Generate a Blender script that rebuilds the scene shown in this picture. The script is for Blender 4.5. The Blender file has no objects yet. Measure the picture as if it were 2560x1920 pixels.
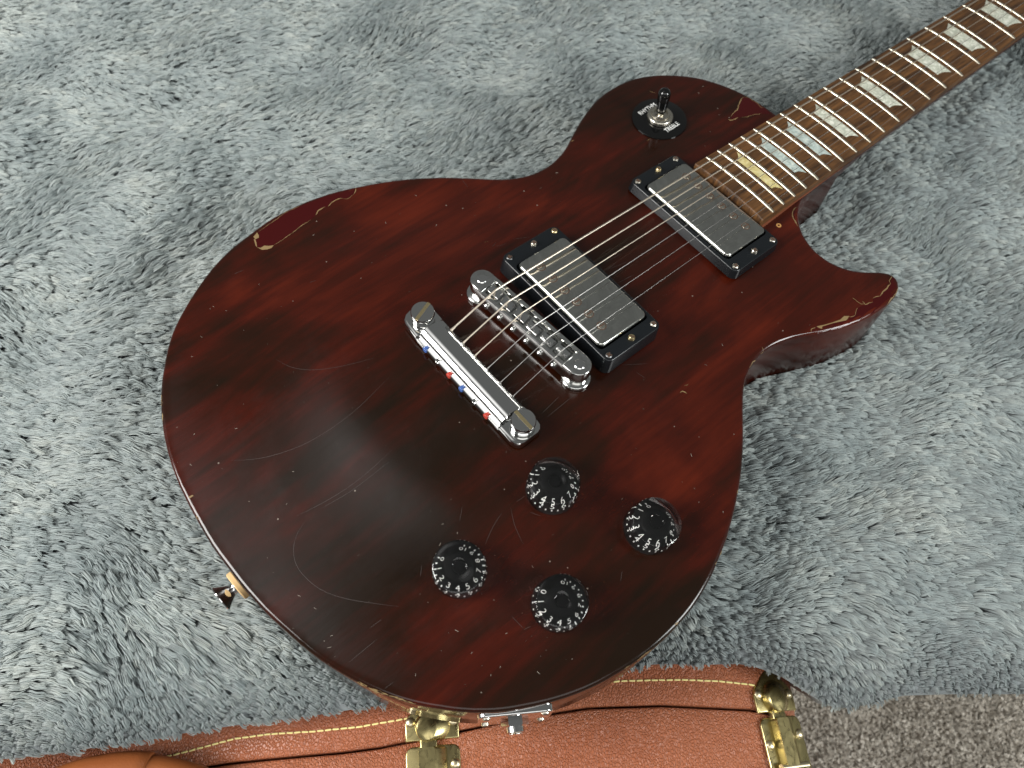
import bpy, bmesh, math, random
import numpy as np
from mathutils import Matrix, Vector
from mathutils.geometry import delaunay_2d_cdt
R = math.radians
SC = bpy.context.scene
COL = SC.collection
random.seed(7)
RNG = np.random.default_rng(11)

# ------------------------------------------------------------------ camera
cam = bpy.data.cameras.new('camera')
camo = bpy.data.objects.new('camera', cam)
COL.objects.link(camo)
right, down, fwd = ((0.998887, 0, 0.047173), (0.02219, -0.882462, -0.469861), (0.041629, 0.470384, -0.881479))
camo.matrix_world = Matrix(((right[0], -down[0], -fwd[0], -0.02335), (right[1], -down[1], -fwd[1], -0.23268),
                            (right[2], -down[2], -fwd[2], 0.39270), (0, 0, 0, 1)))
cam.sensor_width = 36
cam.lens = 2060 / 2560 * 36
cam.clip_start, cam.clip_end = 0.01, 20
cam.dof.use_dof = True
cam.dof.focus_distance = 0.43
cam.dof.aperture_fstop = 13
SC.camera = camo

# ------------------------------------------------------------------ light
world = bpy.data.worlds.new('World')
SC.world = world
world.use_nodes = True
world.node_tree.nodes['Background'].inputs[0].default_value = (0.97, 1.0, 0.98, 1)
world.node_tree.nodes['Background'].inputs[1].default_value = 0.15


def area(name, direction, dist, w, h, power, color):
    l = bpy.data.lights.new(name, 'AREA')
    l.shape = 'RECTANGLE'
    l.size, l.size_y, l.energy, l.color = w, h, power, color
    o = bpy.data.objects.new(name, l)
    COL.objects.link(o)
    d = Vector(direction).normalized()
    o.location = d * dist
    o.rotation_euler = (-d).to_track_quat('-Z', 'Y').to_euler()
    return o


area('window_light_left', (-0.80, -0.20, 0.55), 1.25, 0.55, 0.75, 26, (1.0, 0.99, 0.96))
area('window_light_right', (0.82, -0.38, 0.49), 1.5, 0.40, 0.70, 18, (0.97, 1.0, 0.99))
for i_, (size_, rad_) in enumerate(((0.40, 0.55), (0.70, 0.45), (1.05, 0.28))):      # soft pool of light on the ceiling
    o_ = area('ceiling_light', (-0.31, 0.20, 0.93), 2.0 + 0.02 * i_, size_, size_, rad_ * math.pi * math.pi * size_ * size_ / 4, (1.0, 0.99, 0.97))
    o_.data.shape = 'DISK'
area('soft_fill_light', (0.05, -0.66, 0.75), 2.0, 1.8, 1.0, 10, (1.0, 0.99, 0.97))  # added fill from above and behind the camera, softens the fur; no known source

SC.view_settings.view_transform = 'Standard'
SC.view_settings.look = 'None'
SC.view_settings.exposure = 0
SC.view_settings.gamma = 1
SC.cycles.use_denoising = True
SC.cycles.max_bounces = 10
SC.cycles.transmission_bounces = 10
SC.cycles.glossy_bounces = 5
SC.cycles.diffuse_bounces = 3
SC.cycles_curves.shape = 'RIBBONS'
SC.cycles_curves.subdivisions = 2


# ------------------------------------------------------------------ materials
def mat(name, base=(0.5, 0.5, 0.5), rough=0.5, metal=0.0, **kw):
    m = bpy.data.materials.new(name)
    m.use_nodes = True
    b = m.node_tree.nodes['Principled BSDF']
    b.inputs['Base Color'].default_value = (*base, 1)
    b.inputs['Roughness'].default_value = rough
    b.inputs['Metallic'].default_value = metal
    for k, v in kw.items():
        b.inputs[k].default_value = v
    return m


class N:
    """small node-graph helper on one material"""
    def __init__(self, m):
        self.t = m.node_tree
        self.b = self.t.nodes['Principled BSDF']

    def new(self, kind, **kw):
        n = self.t.nodes.new(kind)
        for k, v in kw.items():
            if k in n.inputs:
                n.inputs[k].default_value = v
            else:
                setattr(n, k, v)
        return n

    def link(self, a, b):
        self.t.links.new(a, b)

    def coord(self, scale=(1, 1, 1), rot=(0, 0, 0)):
        tc = self.new('ShaderNodeTexCoord')
        mp = self.new('ShaderNodeMapping')
        mp.inputs['Scale'].default_value = scale
        mp.inputs['Rotation'].default_value = rot
        self.link(tc.outputs['Object'], mp.inputs[0])
        return mp.outputs[0]

    def noise(self, vec, scale, detail=4, rough=0.55, dist=0.0):
        n = self.new('ShaderNodeTexNoise')
        n.inputs['Scale'].default_value = scale
        n.inputs['Detail'].default_value = detail
        n.inputs['Roughness'].default_value = rough
        n.inputs['Distortion'].default_value = dist
        self.link(vec, n.inputs['Vector'])
        return n.outputs['Fac']

    def ramp(self, fac, stops):
        r = self.new('ShaderNodeValToRGB')
        e = r.color_ramp.elements
        while len(e) < len(stops):
            e.new(0.5)
        for i, (p, c) in enumerate(stops):
            e[i].position = p
            e[i].color = (*c, 1) if not isinstance(c, (int, float)) else (c, c, c, 1)
        self.link(fac, r.inputs[0])
        return r.outputs[0]

    def mix(self, fac, a, b, mode='MIX'):
        n = self.new('ShaderNodeMix', data_type='RGBA', blend_type=mode)
        for s, i in ((fac, 0), (a, 6), (b, 7)):
            if hasattr(s, 'links'):
                self.link(s, n.inputs[i])
            else:
                n.inputs[i].default_value = s if i == 0 else (*s, 1)
        return n.outputs[2]

    def math(self, op, a, b=0.0):
        n = self.new('ShaderNodeMath', operation=op)
        for i, s in enumerate((a, b)):
            if hasattr(s, 'links'):
                self.link(s, n.inputs[i])
            else:
                n.inputs[i].default_value = s
        return n.outputs[0]

    def bump(self, height, strength, distance):
        n = self.new('ShaderNodeBump')
        n.inputs['Strength'].default_value = strength
        n.inputs['Distance'].default_value = distance
        self.link(height, n.inputs['Height'])
        self.link(n.outputs[0], self.b.inputs['Normal'])

    def to(self, out, name):
        self.link(out, self.b.inputs[name])


M = {}


def lacquer(name, cols, spots=True):
    m = mat(name, rough=0.2)
    n = N(m)
    n.b.inputs['Specular IOR Level'].default_value = 0.42
    st = n.noise(n.coord((6, 34, 20)), 1.0, 5, 0.55, 0.8)
    fine = n.noise(n.coord((22, 260, 120)), 1.0, 5, 0.6)
    bl = n.noise(n.coord((8, 12, 10)), 1.0, 4, 0.55, 0.6)
    f = n.math('ADD', n.math('MULTIPLY', st, 0.40), n.math('ADD', n.math('MULTIPLY', fine, 0.14), n.math('MULTIPLY', bl, 0.50)))
    c = n.ramp(f, [(0.42, cols[0]), (0.50, cols[1]), (0.57, cols[2]), (0.68, cols[3])])
    if spots:
        v = n.new('ShaderNodeTexVoronoi', feature='F1')
        v.inputs['Scale'].default_value = 160
        n.link(n.coord(), v.inputs['Vector'])
        pick = n.math('GREATER_THAN', n.new('ShaderNodeSeparateColor').outputs[0], 0.72)
        sep = pick.node.inputs[0].links[0].from_node
        n.link(v.outputs['Color'], sep.inputs[0])
        d = n.math('MULTIPLY', n.math('LESS_THAN', v.outputs['Distance'], 0.075), pick)
        reg = n.math('GREATER_THAN', n.noise(n.coord(), 14, 2), 0.5)
        c = n.mix(n.math('MULTIPLY', n.math('MULTIPLY', d, reg), 0.5), c, (0.28, 0.24, 0.2))
    n.to(c, 'Base Color')
    rg = n.noise(n.coord(), 16, 5, 0.65)
    swirl = n.noise(n.coord((40, 40, 40)), 1.0, 6, 0.7, 1.5)
    n.to(n.ramp(n.math('ADD', n.math('MULTIPLY', rg, 0.7), n.math('MULTIPLY', swirl, 0.3)), [(0.38, 0.09), (0.70, 0.30)]), 'Roughness')
    n.bump(n.noise(n.coord((60, 420, 200)), 1.0, 3), 0.05, 0.0004)
    return m


M['lacquer'] = lacquer('wine_red_lacquer', [(0.0085, 0.0036, 0.0013), (0.0175, 0.0037, 0.0013), (0.034, 0.0042, 0.0015), (0.072, 0.0085, 0.0026)])
M['lacquer_side'] = mat('wine_red_lacquer_side', (0.03, 0.006, 0.004), 0.12)
M['bare'] = mat('exposed_red_stain', (0.036, 0.0020, 0.0020), 0.13, 0, **{'Specular IOR Level': 0.42})
M['chip'] = mat('yellowed_lacquer_edge', (0.20, 0.135, 0.06), 0.5)
M['scratch'] = mat('fine_scratch', (0.045, 0.035, 0.032), 0.5)
M['lint'] = mat('lint', (0.42, 0.38, 0.32), 0.8)
M['hole'] = mat('raw_wood', (0.50, 0.26, 0.08), 0.7)


def metal(name, base, rough, smudge=0.0, scale=60, bump=0.0):
    m = mat(name, base, rough, 1.0)
    if smudge:
        n = N(m)
        s = n.noise(n.coord(), scale, 6, 0.7, 2.5)
        n.to(n.ramp(s, [(0.3, max(0.02, rough - smudge * .5)), (0.7, rough + smudge)]), 'Roughness')
        n.to(n.ramp(s, [(0.35, base), (0.66, tuple(c * 0.74 for c in base))]), 'Base Color')
        if bump:
            n.bump(s, bump, 0.0005)
    return m


M['chrome'] = metal('chrome', (0.68, 0.68, 0.67), 0.06)
M['chrome_worn'] = metal('worn_chrome', (0.74, 0.74, 0.72), 0.12, 0.1, 80)
M['nickel'] = metal('smudged_nickel_cover', (0.66, 0.665, 0.62), 0.14, 0.10, 60)
M['screw'] = metal('nickel_screw', (0.74, 0.70, 0.60), 0.25, 0.1, 300)
M['screw_dark'] = metal('dark_screw', (0.16, 0.16, 0.16), 0.35, 0.1, 300)
M['screw_brass'] = metal('tarnished_screw', (0.78, 0.64, 0.36), 0.3, 0.1, 300)
M['slot'] = mat('screw_slot', (0.07, 0.035, 0.02), 0.7)
M['fret'] = metal('fret_wire', (0.66, 0.61, 0.50), 0.36)
M['knob_core'] = mat('black_knob_paint', (0.004, 0.004, 0.004), 0.7, 0, **{'Specular IOR Level': 0.15})
M['string_wound'] = metal('wound_string', (0.80, 0.70, 0.58), 0.35)
M['string_plain'] = metal('plain_string', (0.62, 0.60, 0.58), 0.3)
M['black'] = mat('black_plastic', (0.006, 0.0075, 0.009), 0.25)
M['black_gloss'] = mat('glossy_black_plastic', (0.004, 0.004, 0.004), 0.08)
M['white_print'] = mat('white_print', (0.95, 0.95, 0.92), 0.5)
M['acrylic'] = mat('clear_acrylic', (0.96, 0.96, 0.95), 0.015, 0, **{'Transmission Weight': 1.0, 'IOR': 1.47})
M['ball_blue'] = mat('blue_ball_end', (0.05, 0.11, 0.32), 0.3)
M['ball_red'] = mat('red_ball_end', (0.42, 0.045, 0.03), 0.3)
M['felt'] = mat('tan_washer', (0.62, 0.42, 0.20), 0.85)
M['brass'] = metal('antique_brass', (0.50, 0.42, 0.20), 0.28, 0.16, 70, 0.03)
M['rivet'] = metal('rivet_brass', (0.74, 0.64, 0.42), 0.34)

m = mat('rosewood', rough=0.48)
n = N(m)
g = n.noise(n.coord((26, 420, 120)), 1.0, 6, 0.65, 0.4)
p = n.noise(n.coord((70, 900, 200)), 1.0, 3, 0.6)
q = n.noise(n.coord((16, 30, 20)), 1.0, 3)
f = n.math('ADD', n.math('MULTIPLY', g, 0.6), n.math('ADD', n.math('MULTIPLY', p, 0.2), n.math('MULTIPLY', q, 0.2)))
n.to(n.ramp(f, [(0.36, (0.020, 0.009, 0.004)), (0.48, (0.080, 0.035, 0.011)), (0.66, (0.20, 0.088, 0.026))]), 'Base Color')
n.bump(g, 0.15, 0.0004)
M['rosewood'] = m

m = mat('wedge_wood', (0.20, 0.06, 0.025), 0.5)
M['wedge'] = m


def pearl(name, a, b, c):
    m = mat(name, rough=0.28)
    n = N(m)
    w = n.noise(n.coord((160, 160, 160)), 1.0, 4, 0.6, 2.2)
    n.to(n.ramp(w, [(0.36, a), (0.5, b), (0.64, c)]), 'Base Color')
    return m


M['pearl'] = pearl('pearl_inlay', (0.42, 0.44, 0.36), (0.54, 0.56, 0.46), (0.80, 0.80, 0.70))
M['pearl_blue'] = pearl('bluish_pearl_inlay', (0.33, 0.38, 0.34), (0.42, 0.50, 0.47), (0.62, 0.66, 0.58))
M['pearl_yellow'] = pearl('yellowed_pearl_inlay', (0.48, 0.40, 0.16), (0.58, 0.49, 0.22), (0.66, 0.60, 0.34))

m = mat('neck_lacquer', (0.045, 0.008, 0.006), 0.18)
M['neck'] = m


def leather(name, a, b, rough):
    m = mat(name, rough=rough)
    n = N(m)
    v = n.new('ShaderNodeTexVoronoi', feature='DISTANCE_TO_EDGE')
    v.inputs['Scale'].default_value = 700
    wob = n.new('ShaderNodeVectorMath', operation='ADD')
    nz = n.new('ShaderNodeTexNoise')
    nz.inputs['Scale'].default_value = 500
    sc = n.new('ShaderNodeVectorMath', operation='SCALE')
    sc.inputs['Scale'].default_value = 0.0014
    co = n.coord((1, 0.75, 1))
    n.link(co, nz.inputs['Vector'])
    n.link(nz.outputs['Color'], sc.inputs[0])
    n.link(co, wob.inputs[0])
    n.link(sc.outputs[0], wob.inputs[1])
    n.link(wob.outputs[0], v.inputs['Vector'])
    h = n.ramp(v.outputs['Distance'], [(0.0, 0.0), (0.22, 1.0)])
    big = n.noise(n.coord(), 30, 3)
    n.to(n.mix(n.ramp(big, [(0.35, 0.0), (0.65, 1.0)]), a, b), 'Base Color')
    n.bump(h, 0.9, 0.0005)
    return m


M['leather'] = leather('brown_pebbled_vinyl', (0.30, 0.090, 0.038), (0.35, 0.113, 0.050), 0.42)
M['leather_smooth'] = leather('smooth_handle_leather', (0.28, 0.09, 0.028), (0.22, 0.065, 0.022), 0.28)
N(M['leather_smooth']).t.nodes['Bump'].inputs['Strength'].default_value = 0.12
M['seam'] = mat('dark_seam', (0.02, 0.007, 0.004), 0.8)
M['thread'] = mat('yellow_thread', (0.74, 0.63, 0.26), 0.75)


def fibre(name, root, a, b, c, rough=0.55):
    m = mat(name, rough=rough)
    n = N(m)
    n.b.inputs['Specular IOR Level'].default_value = 0.25
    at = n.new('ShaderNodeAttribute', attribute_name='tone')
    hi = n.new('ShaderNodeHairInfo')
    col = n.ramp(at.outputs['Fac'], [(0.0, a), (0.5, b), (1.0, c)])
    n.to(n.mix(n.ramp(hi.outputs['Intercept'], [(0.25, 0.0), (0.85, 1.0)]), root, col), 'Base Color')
    return m


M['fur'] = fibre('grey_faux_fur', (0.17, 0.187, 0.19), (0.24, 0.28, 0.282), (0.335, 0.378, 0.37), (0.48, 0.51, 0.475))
M['fur_back'] = mat('blanket_backing', (0.20, 0.22, 0.225), 0.9)
M['carpet_pile'] = fibre('speckled_carpet_pile', (0.40, 0.365, 0.315), (0.31, 0.275, 0.23), (0.60, 0.545, 0.47), (0.80, 0.745, 0.66), 0.8)
M['carpet'] = mat('carpet_backing', (0.34, 0.30, 0.25), 0.95)

# ------------------------------------------------------------------ traced shapes (mm in the guitar frame)
OUTLINE = [[251.9,31.3],[251.8,34.3],[251.6,37.3],[251.4,40.3],[251.2,43.3],[250.9,46.3],[250.5,49.3],[249.9,52.3],[249.3,55.2],[248.5,58.1],[247.7,61.0],[246.8,63.9],[245.7,66.7],[244.6,69.5],[243.4,72.2],[242.1,75.0],[240.8,77.6],[239.3,80.3],[237.8,82.9],[236.1,85.4],[234.3,87.8],[232.5,90.2],[230.5,92.4],[228.4,94.6],[226.2,96.7],[224.0,98.7],[221.7,100.6],[219.3,102.5],[216.9,104.3],[214.4,106.0],[211.9,107.6],[209.2,109.0],[206.5,110.4],[203.8,111.5],[200.9,112.6],[198.1,113.4],[195.1,114.2],[192.2,114.7],[189.2,115.1],[186.2,115.4],[183.2,115.5],[180.2,115.5],[177.2,115.5],[174.2,115.3],[171.2,115.0],[168.2,114.6],[165.2,114.0],[162.3,113.4],[159.4,112.6],[156.5,111.7],[153.7,110.7],[150.9,109.6],[148.1,108.5],[145.3,107.4],[142.5,106.2],[139.8,104.9],[137.1,103.7],[134.4,102.3],[131.7,101.0],[129.0,99.6],[126.3,98.2],[123.7,96.8],[120.9,95.5],[118.2,94.4],[115.3,93.3],[112.5,92.5],[109.5,91.8],[106.6,91.2],[103.6,90.7],[100.6,90.5],[97.6,90.5],[94.6,90.7],[91.6,91.1],[88.7,91.7],[85.8,92.5],[82.9,93.5],[80.1,94.7],[77.5,96.0],[74.8,97.5],[72.3,99.2],[69.9,100.9],[67.5,102.8],[65.2,104.7],[62.9,106.7],[60.7,108.7],[58.4,110.7],[56.2,112.7],[53.9,114.7],[51.6,116.6],[49.4,118.6],[47.0,120.5],[44.7,122.4],[42.3,124.3],[39.9,126.1],[37.5,127.8],[35.0,129.6],[32.6,131.3],[30.1,133.0],[27.5,134.6],[25.0,136.2],[22.4,137.7],[19.7,139.1],[17.1,140.6],[14.4,142.0],[11.7,143.4],[9.0,144.7],[6.3,146.0],[3.6,147.2],[0.8,148.4],[-1.9,149.6],[-4.7,150.8],[-7.5,151.9],[-10.3,153.0],[-13.1,154.0],[-16.0,155.0],[-18.8,155.9],[-21.7,156.8],[-24.6,157.5],[-27.6,158.2],[-30.5,158.9],[-33.5,159.4],[-36.4,159.9],[-39.4,160.3],[-42.4,160.6],[-45.4,160.9],[-48.4,161.1],[-51.4,161.3],[-54.4,161.3],[-57.4,161.3],[-60.4,161.1],[-63.4,160.8],[-66.4,160.4],[-69.4,160.0],[-72.4,159.5],[-75.3,159.0],[-78.3,158.6],[-81.3,158.1],[-84.2,157.5],[-87.2,157.0],[-90.1,156.3],[-93.0,155.4],[-95.9,154.5],[-98.7,153.5],[-101.5,152.4],[-104.3,151.3],[-107.0,150.0],[-109.8,148.7],[-112.4,147.3],[-115.1,145.9],[-117.7,144.5],[-120.3,143.0],[-122.9,141.4],[-125.5,139.8],[-128.0,138.2],[-130.5,136.5],[-133.0,134.9],[-135.5,133.1],[-137.9,131.3],[-140.2,129.5],[-142.5,127.5],[-144.7,125.4],[-146.8,123.3],[-148.9,121.1],[-150.9,118.8],[-152.8,116.5],[-154.7,114.2],[-156.5,111.8],[-158.3,109.4],[-160.1,107.0],[-161.9,104.5],[-163.6,102.0],[-165.2,99.5],[-166.8,96.9],[-168.3,94.3],[-169.7,91.7],[-171.1,89.0],[-172.4,86.3],[-173.6,83.5],[-174.8,80.8],[-176.0,78.0],[-177.1,75.2],[-178.1,72.4],[-179.1,69.5],[-180.0,66.7],[-180.8,63.8],[-181.6,60.9],[-182.4,58.0],[-183.0,55.0],[-183.7,52.1],[-184.2,49.1],[-184.8,46.2],[-185.2,43.2],[-185.6,40.2],[-186.0,37.2],[-186.4,34.2],[-186.7,31.2],[-187.0,28.2],[-187.2,25.2],[-187.5,22.2],[-187.7,19.2],[-188.0,16.2],[-188.1,13.2],[-188.3,10.2],[-188.3,7.2],[-188.3,4.2],[-188.2,1.2],[-188.1,-1.8],[-188.0,-4.8],[-187.9,-7.8],[-187.8,-10.8],[-187.7,-13.8],[-187.5,-16.8],[-187.3,-19.8],[-187.0,-22.8],[-186.7,-25.8],[-186.4,-28.8],[-186.1,-31.8],[-185.6,-34.8],[-185.1,-37.8],[-184.6,-40.7],[-184.0,-43.7],[-183.4,-46.6],[-182.8,-49.6],[-182.2,-52.5],[-181.6,-55.5],[-180.9,-58.4],[-180.2,-61.3],[-179.4,-64.2],[-178.6,-67.1],[-177.6,-70.0],[-176.6,-72.8],[-175.6,-75.6],[-174.5,-78.4],[-173.4,-81.2],[-172.2,-84.0],[-171.0,-86.8],[-169.7,-89.5],[-168.4,-92.2],[-167.0,-94.9],[-165.6,-97.5],[-164.1,-100.1],[-162.5,-102.7],[-160.9,-105.2],[-159.1,-107.7],[-157.4,-110.1],[-155.5,-112.5],[-153.6,-114.8],[-151.6,-117.1],[-149.6,-119.3],[-147.6,-121.6],[-145.6,-123.8],[-143.5,-125.9],[-141.3,-128.0],[-139.1,-130.1],[-136.8,-132.0],[-134.5,-133.9],[-132.1,-135.8],[-129.7,-137.5],[-127.2,-139.2],[-124.6,-140.8],[-122.0,-142.3],[-119.4,-143.8],[-116.8,-145.3],[-114.1,-146.7],[-111.5,-148.1],[-108.8,-149.4],[-106.0,-150.7],[-103.3,-151.9],[-100.5,-153.0],[-97.7,-154.1],[-94.8,-155.1],[-92.0,-156.0],[-89.1,-156.9],[-86.2,-157.7],[-83.3,-158.4],[-80.3,-159.0],[-77.4,-159.6],[-74.4,-160.2],[-71.4,-160.7],[-68.5,-161.1],[-65.5,-161.5],[-62.5,-161.8],[-59.5,-162.1],[-56.5,-162.3],[-53.5,-162.4],[-50.5,-162.4],[-47.5,-162.4],[-44.4,-162.3],[-41.4,-162.2],[-38.4,-161.9],[-35.4,-161.7],[-32.5,-161.3],[-29.5,-160.9],[-26.5,-160.3],[-23.6,-159.7],[-20.6,-159.0],[-17.7,-158.2],[-14.9,-157.4],[-12.0,-156.5],[-9.1,-155.5],[-6.3,-154.4],[-3.5,-153.3],[-0.7,-152.2],[2.0,-151.0],[4.8,-149.9],[7.6,-148.7],[10.3,-147.4],[13.0,-146.0],[15.7,-144.6],[18.3,-143.2],[20.9,-141.7],[23.5,-140.2],[26.1,-138.7],[28.7,-137.1],[31.2,-135.5],[33.8,-133.9],[36.3,-132.2],[38.8,-130.5],[41.2,-128.8],[43.6,-127.0],[46.0,-125.1],[48.4,-123.3],[50.7,-121.4],[53.0,-119.4],[55.3,-117.5],[57.5,-115.5],[59.8,-113.5],[62.0,-111.4],[64.2,-109.4],[66.4,-107.4],[68.6,-105.3],[70.9,-103.3],[73.1,-101.3],[75.4,-99.3],[77.7,-97.5],[80.2,-95.7],[82.7,-94.1],[85.3,-92.6],[88.1,-91.3],[90.8,-90.2],[93.7,-89.2],[96.6,-88.5],[99.6,-88.0],[102.6,-87.7],[105.6,-87.7],[108.6,-87.9],[111.6,-88.2],[114.5,-88.8],[117.5,-89.5],[120.3,-90.4],[123.2,-91.4],[126.0,-92.5],[128.7,-93.8],[131.4,-95.1],[134.1,-96.5],[136.7,-97.9],[139.3,-99.4],[142.0,-100.8],[144.7,-102.1],[147.5,-103.3],[150.2,-104.5],[153.0,-105.6],[155.9,-106.6],[158.7,-107.6],[161.6,-108.5],[164.5,-109.3],[167.4,-110.0],[170.4,-110.6],[173.3,-111.2],[176.3,-111.6],[179.3,-112.0],[182.3,-112.3],[185.3,-112.6],[188.3,-112.6],[191.3,-112.5],[194.3,-112.2],[197.2,-111.6],[200.1,-110.7],[202.8,-109.3],[205.0,-107.3],[206.6,-104.8],[206.9,-101.8],[206.0,-99.0],[204.2,-96.6],[202.0,-94.5],[199.7,-92.5],[197.4,-90.7],[195.1,-88.7],[192.9,-86.6],[191.0,-84.4],[189.2,-81.9],[187.7,-79.3],[186.4,-76.6],[185.4,-73.8],[184.6,-70.8],[184.1,-67.9],[183.9,-64.9],[183.9,-61.9],[184.2,-58.9],[184.8,-55.9],[185.7,-53.0],[186.7,-50.2],[188.0,-47.5],[189.5,-44.9],[191.2,-42.4],[193.0,-40.0],[195.1,-37.8],[197.3,-35.8],[199.7,-34.0],[202.2,-32.3],[204.8,-30.8],[207.5,-29.4]]
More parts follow.
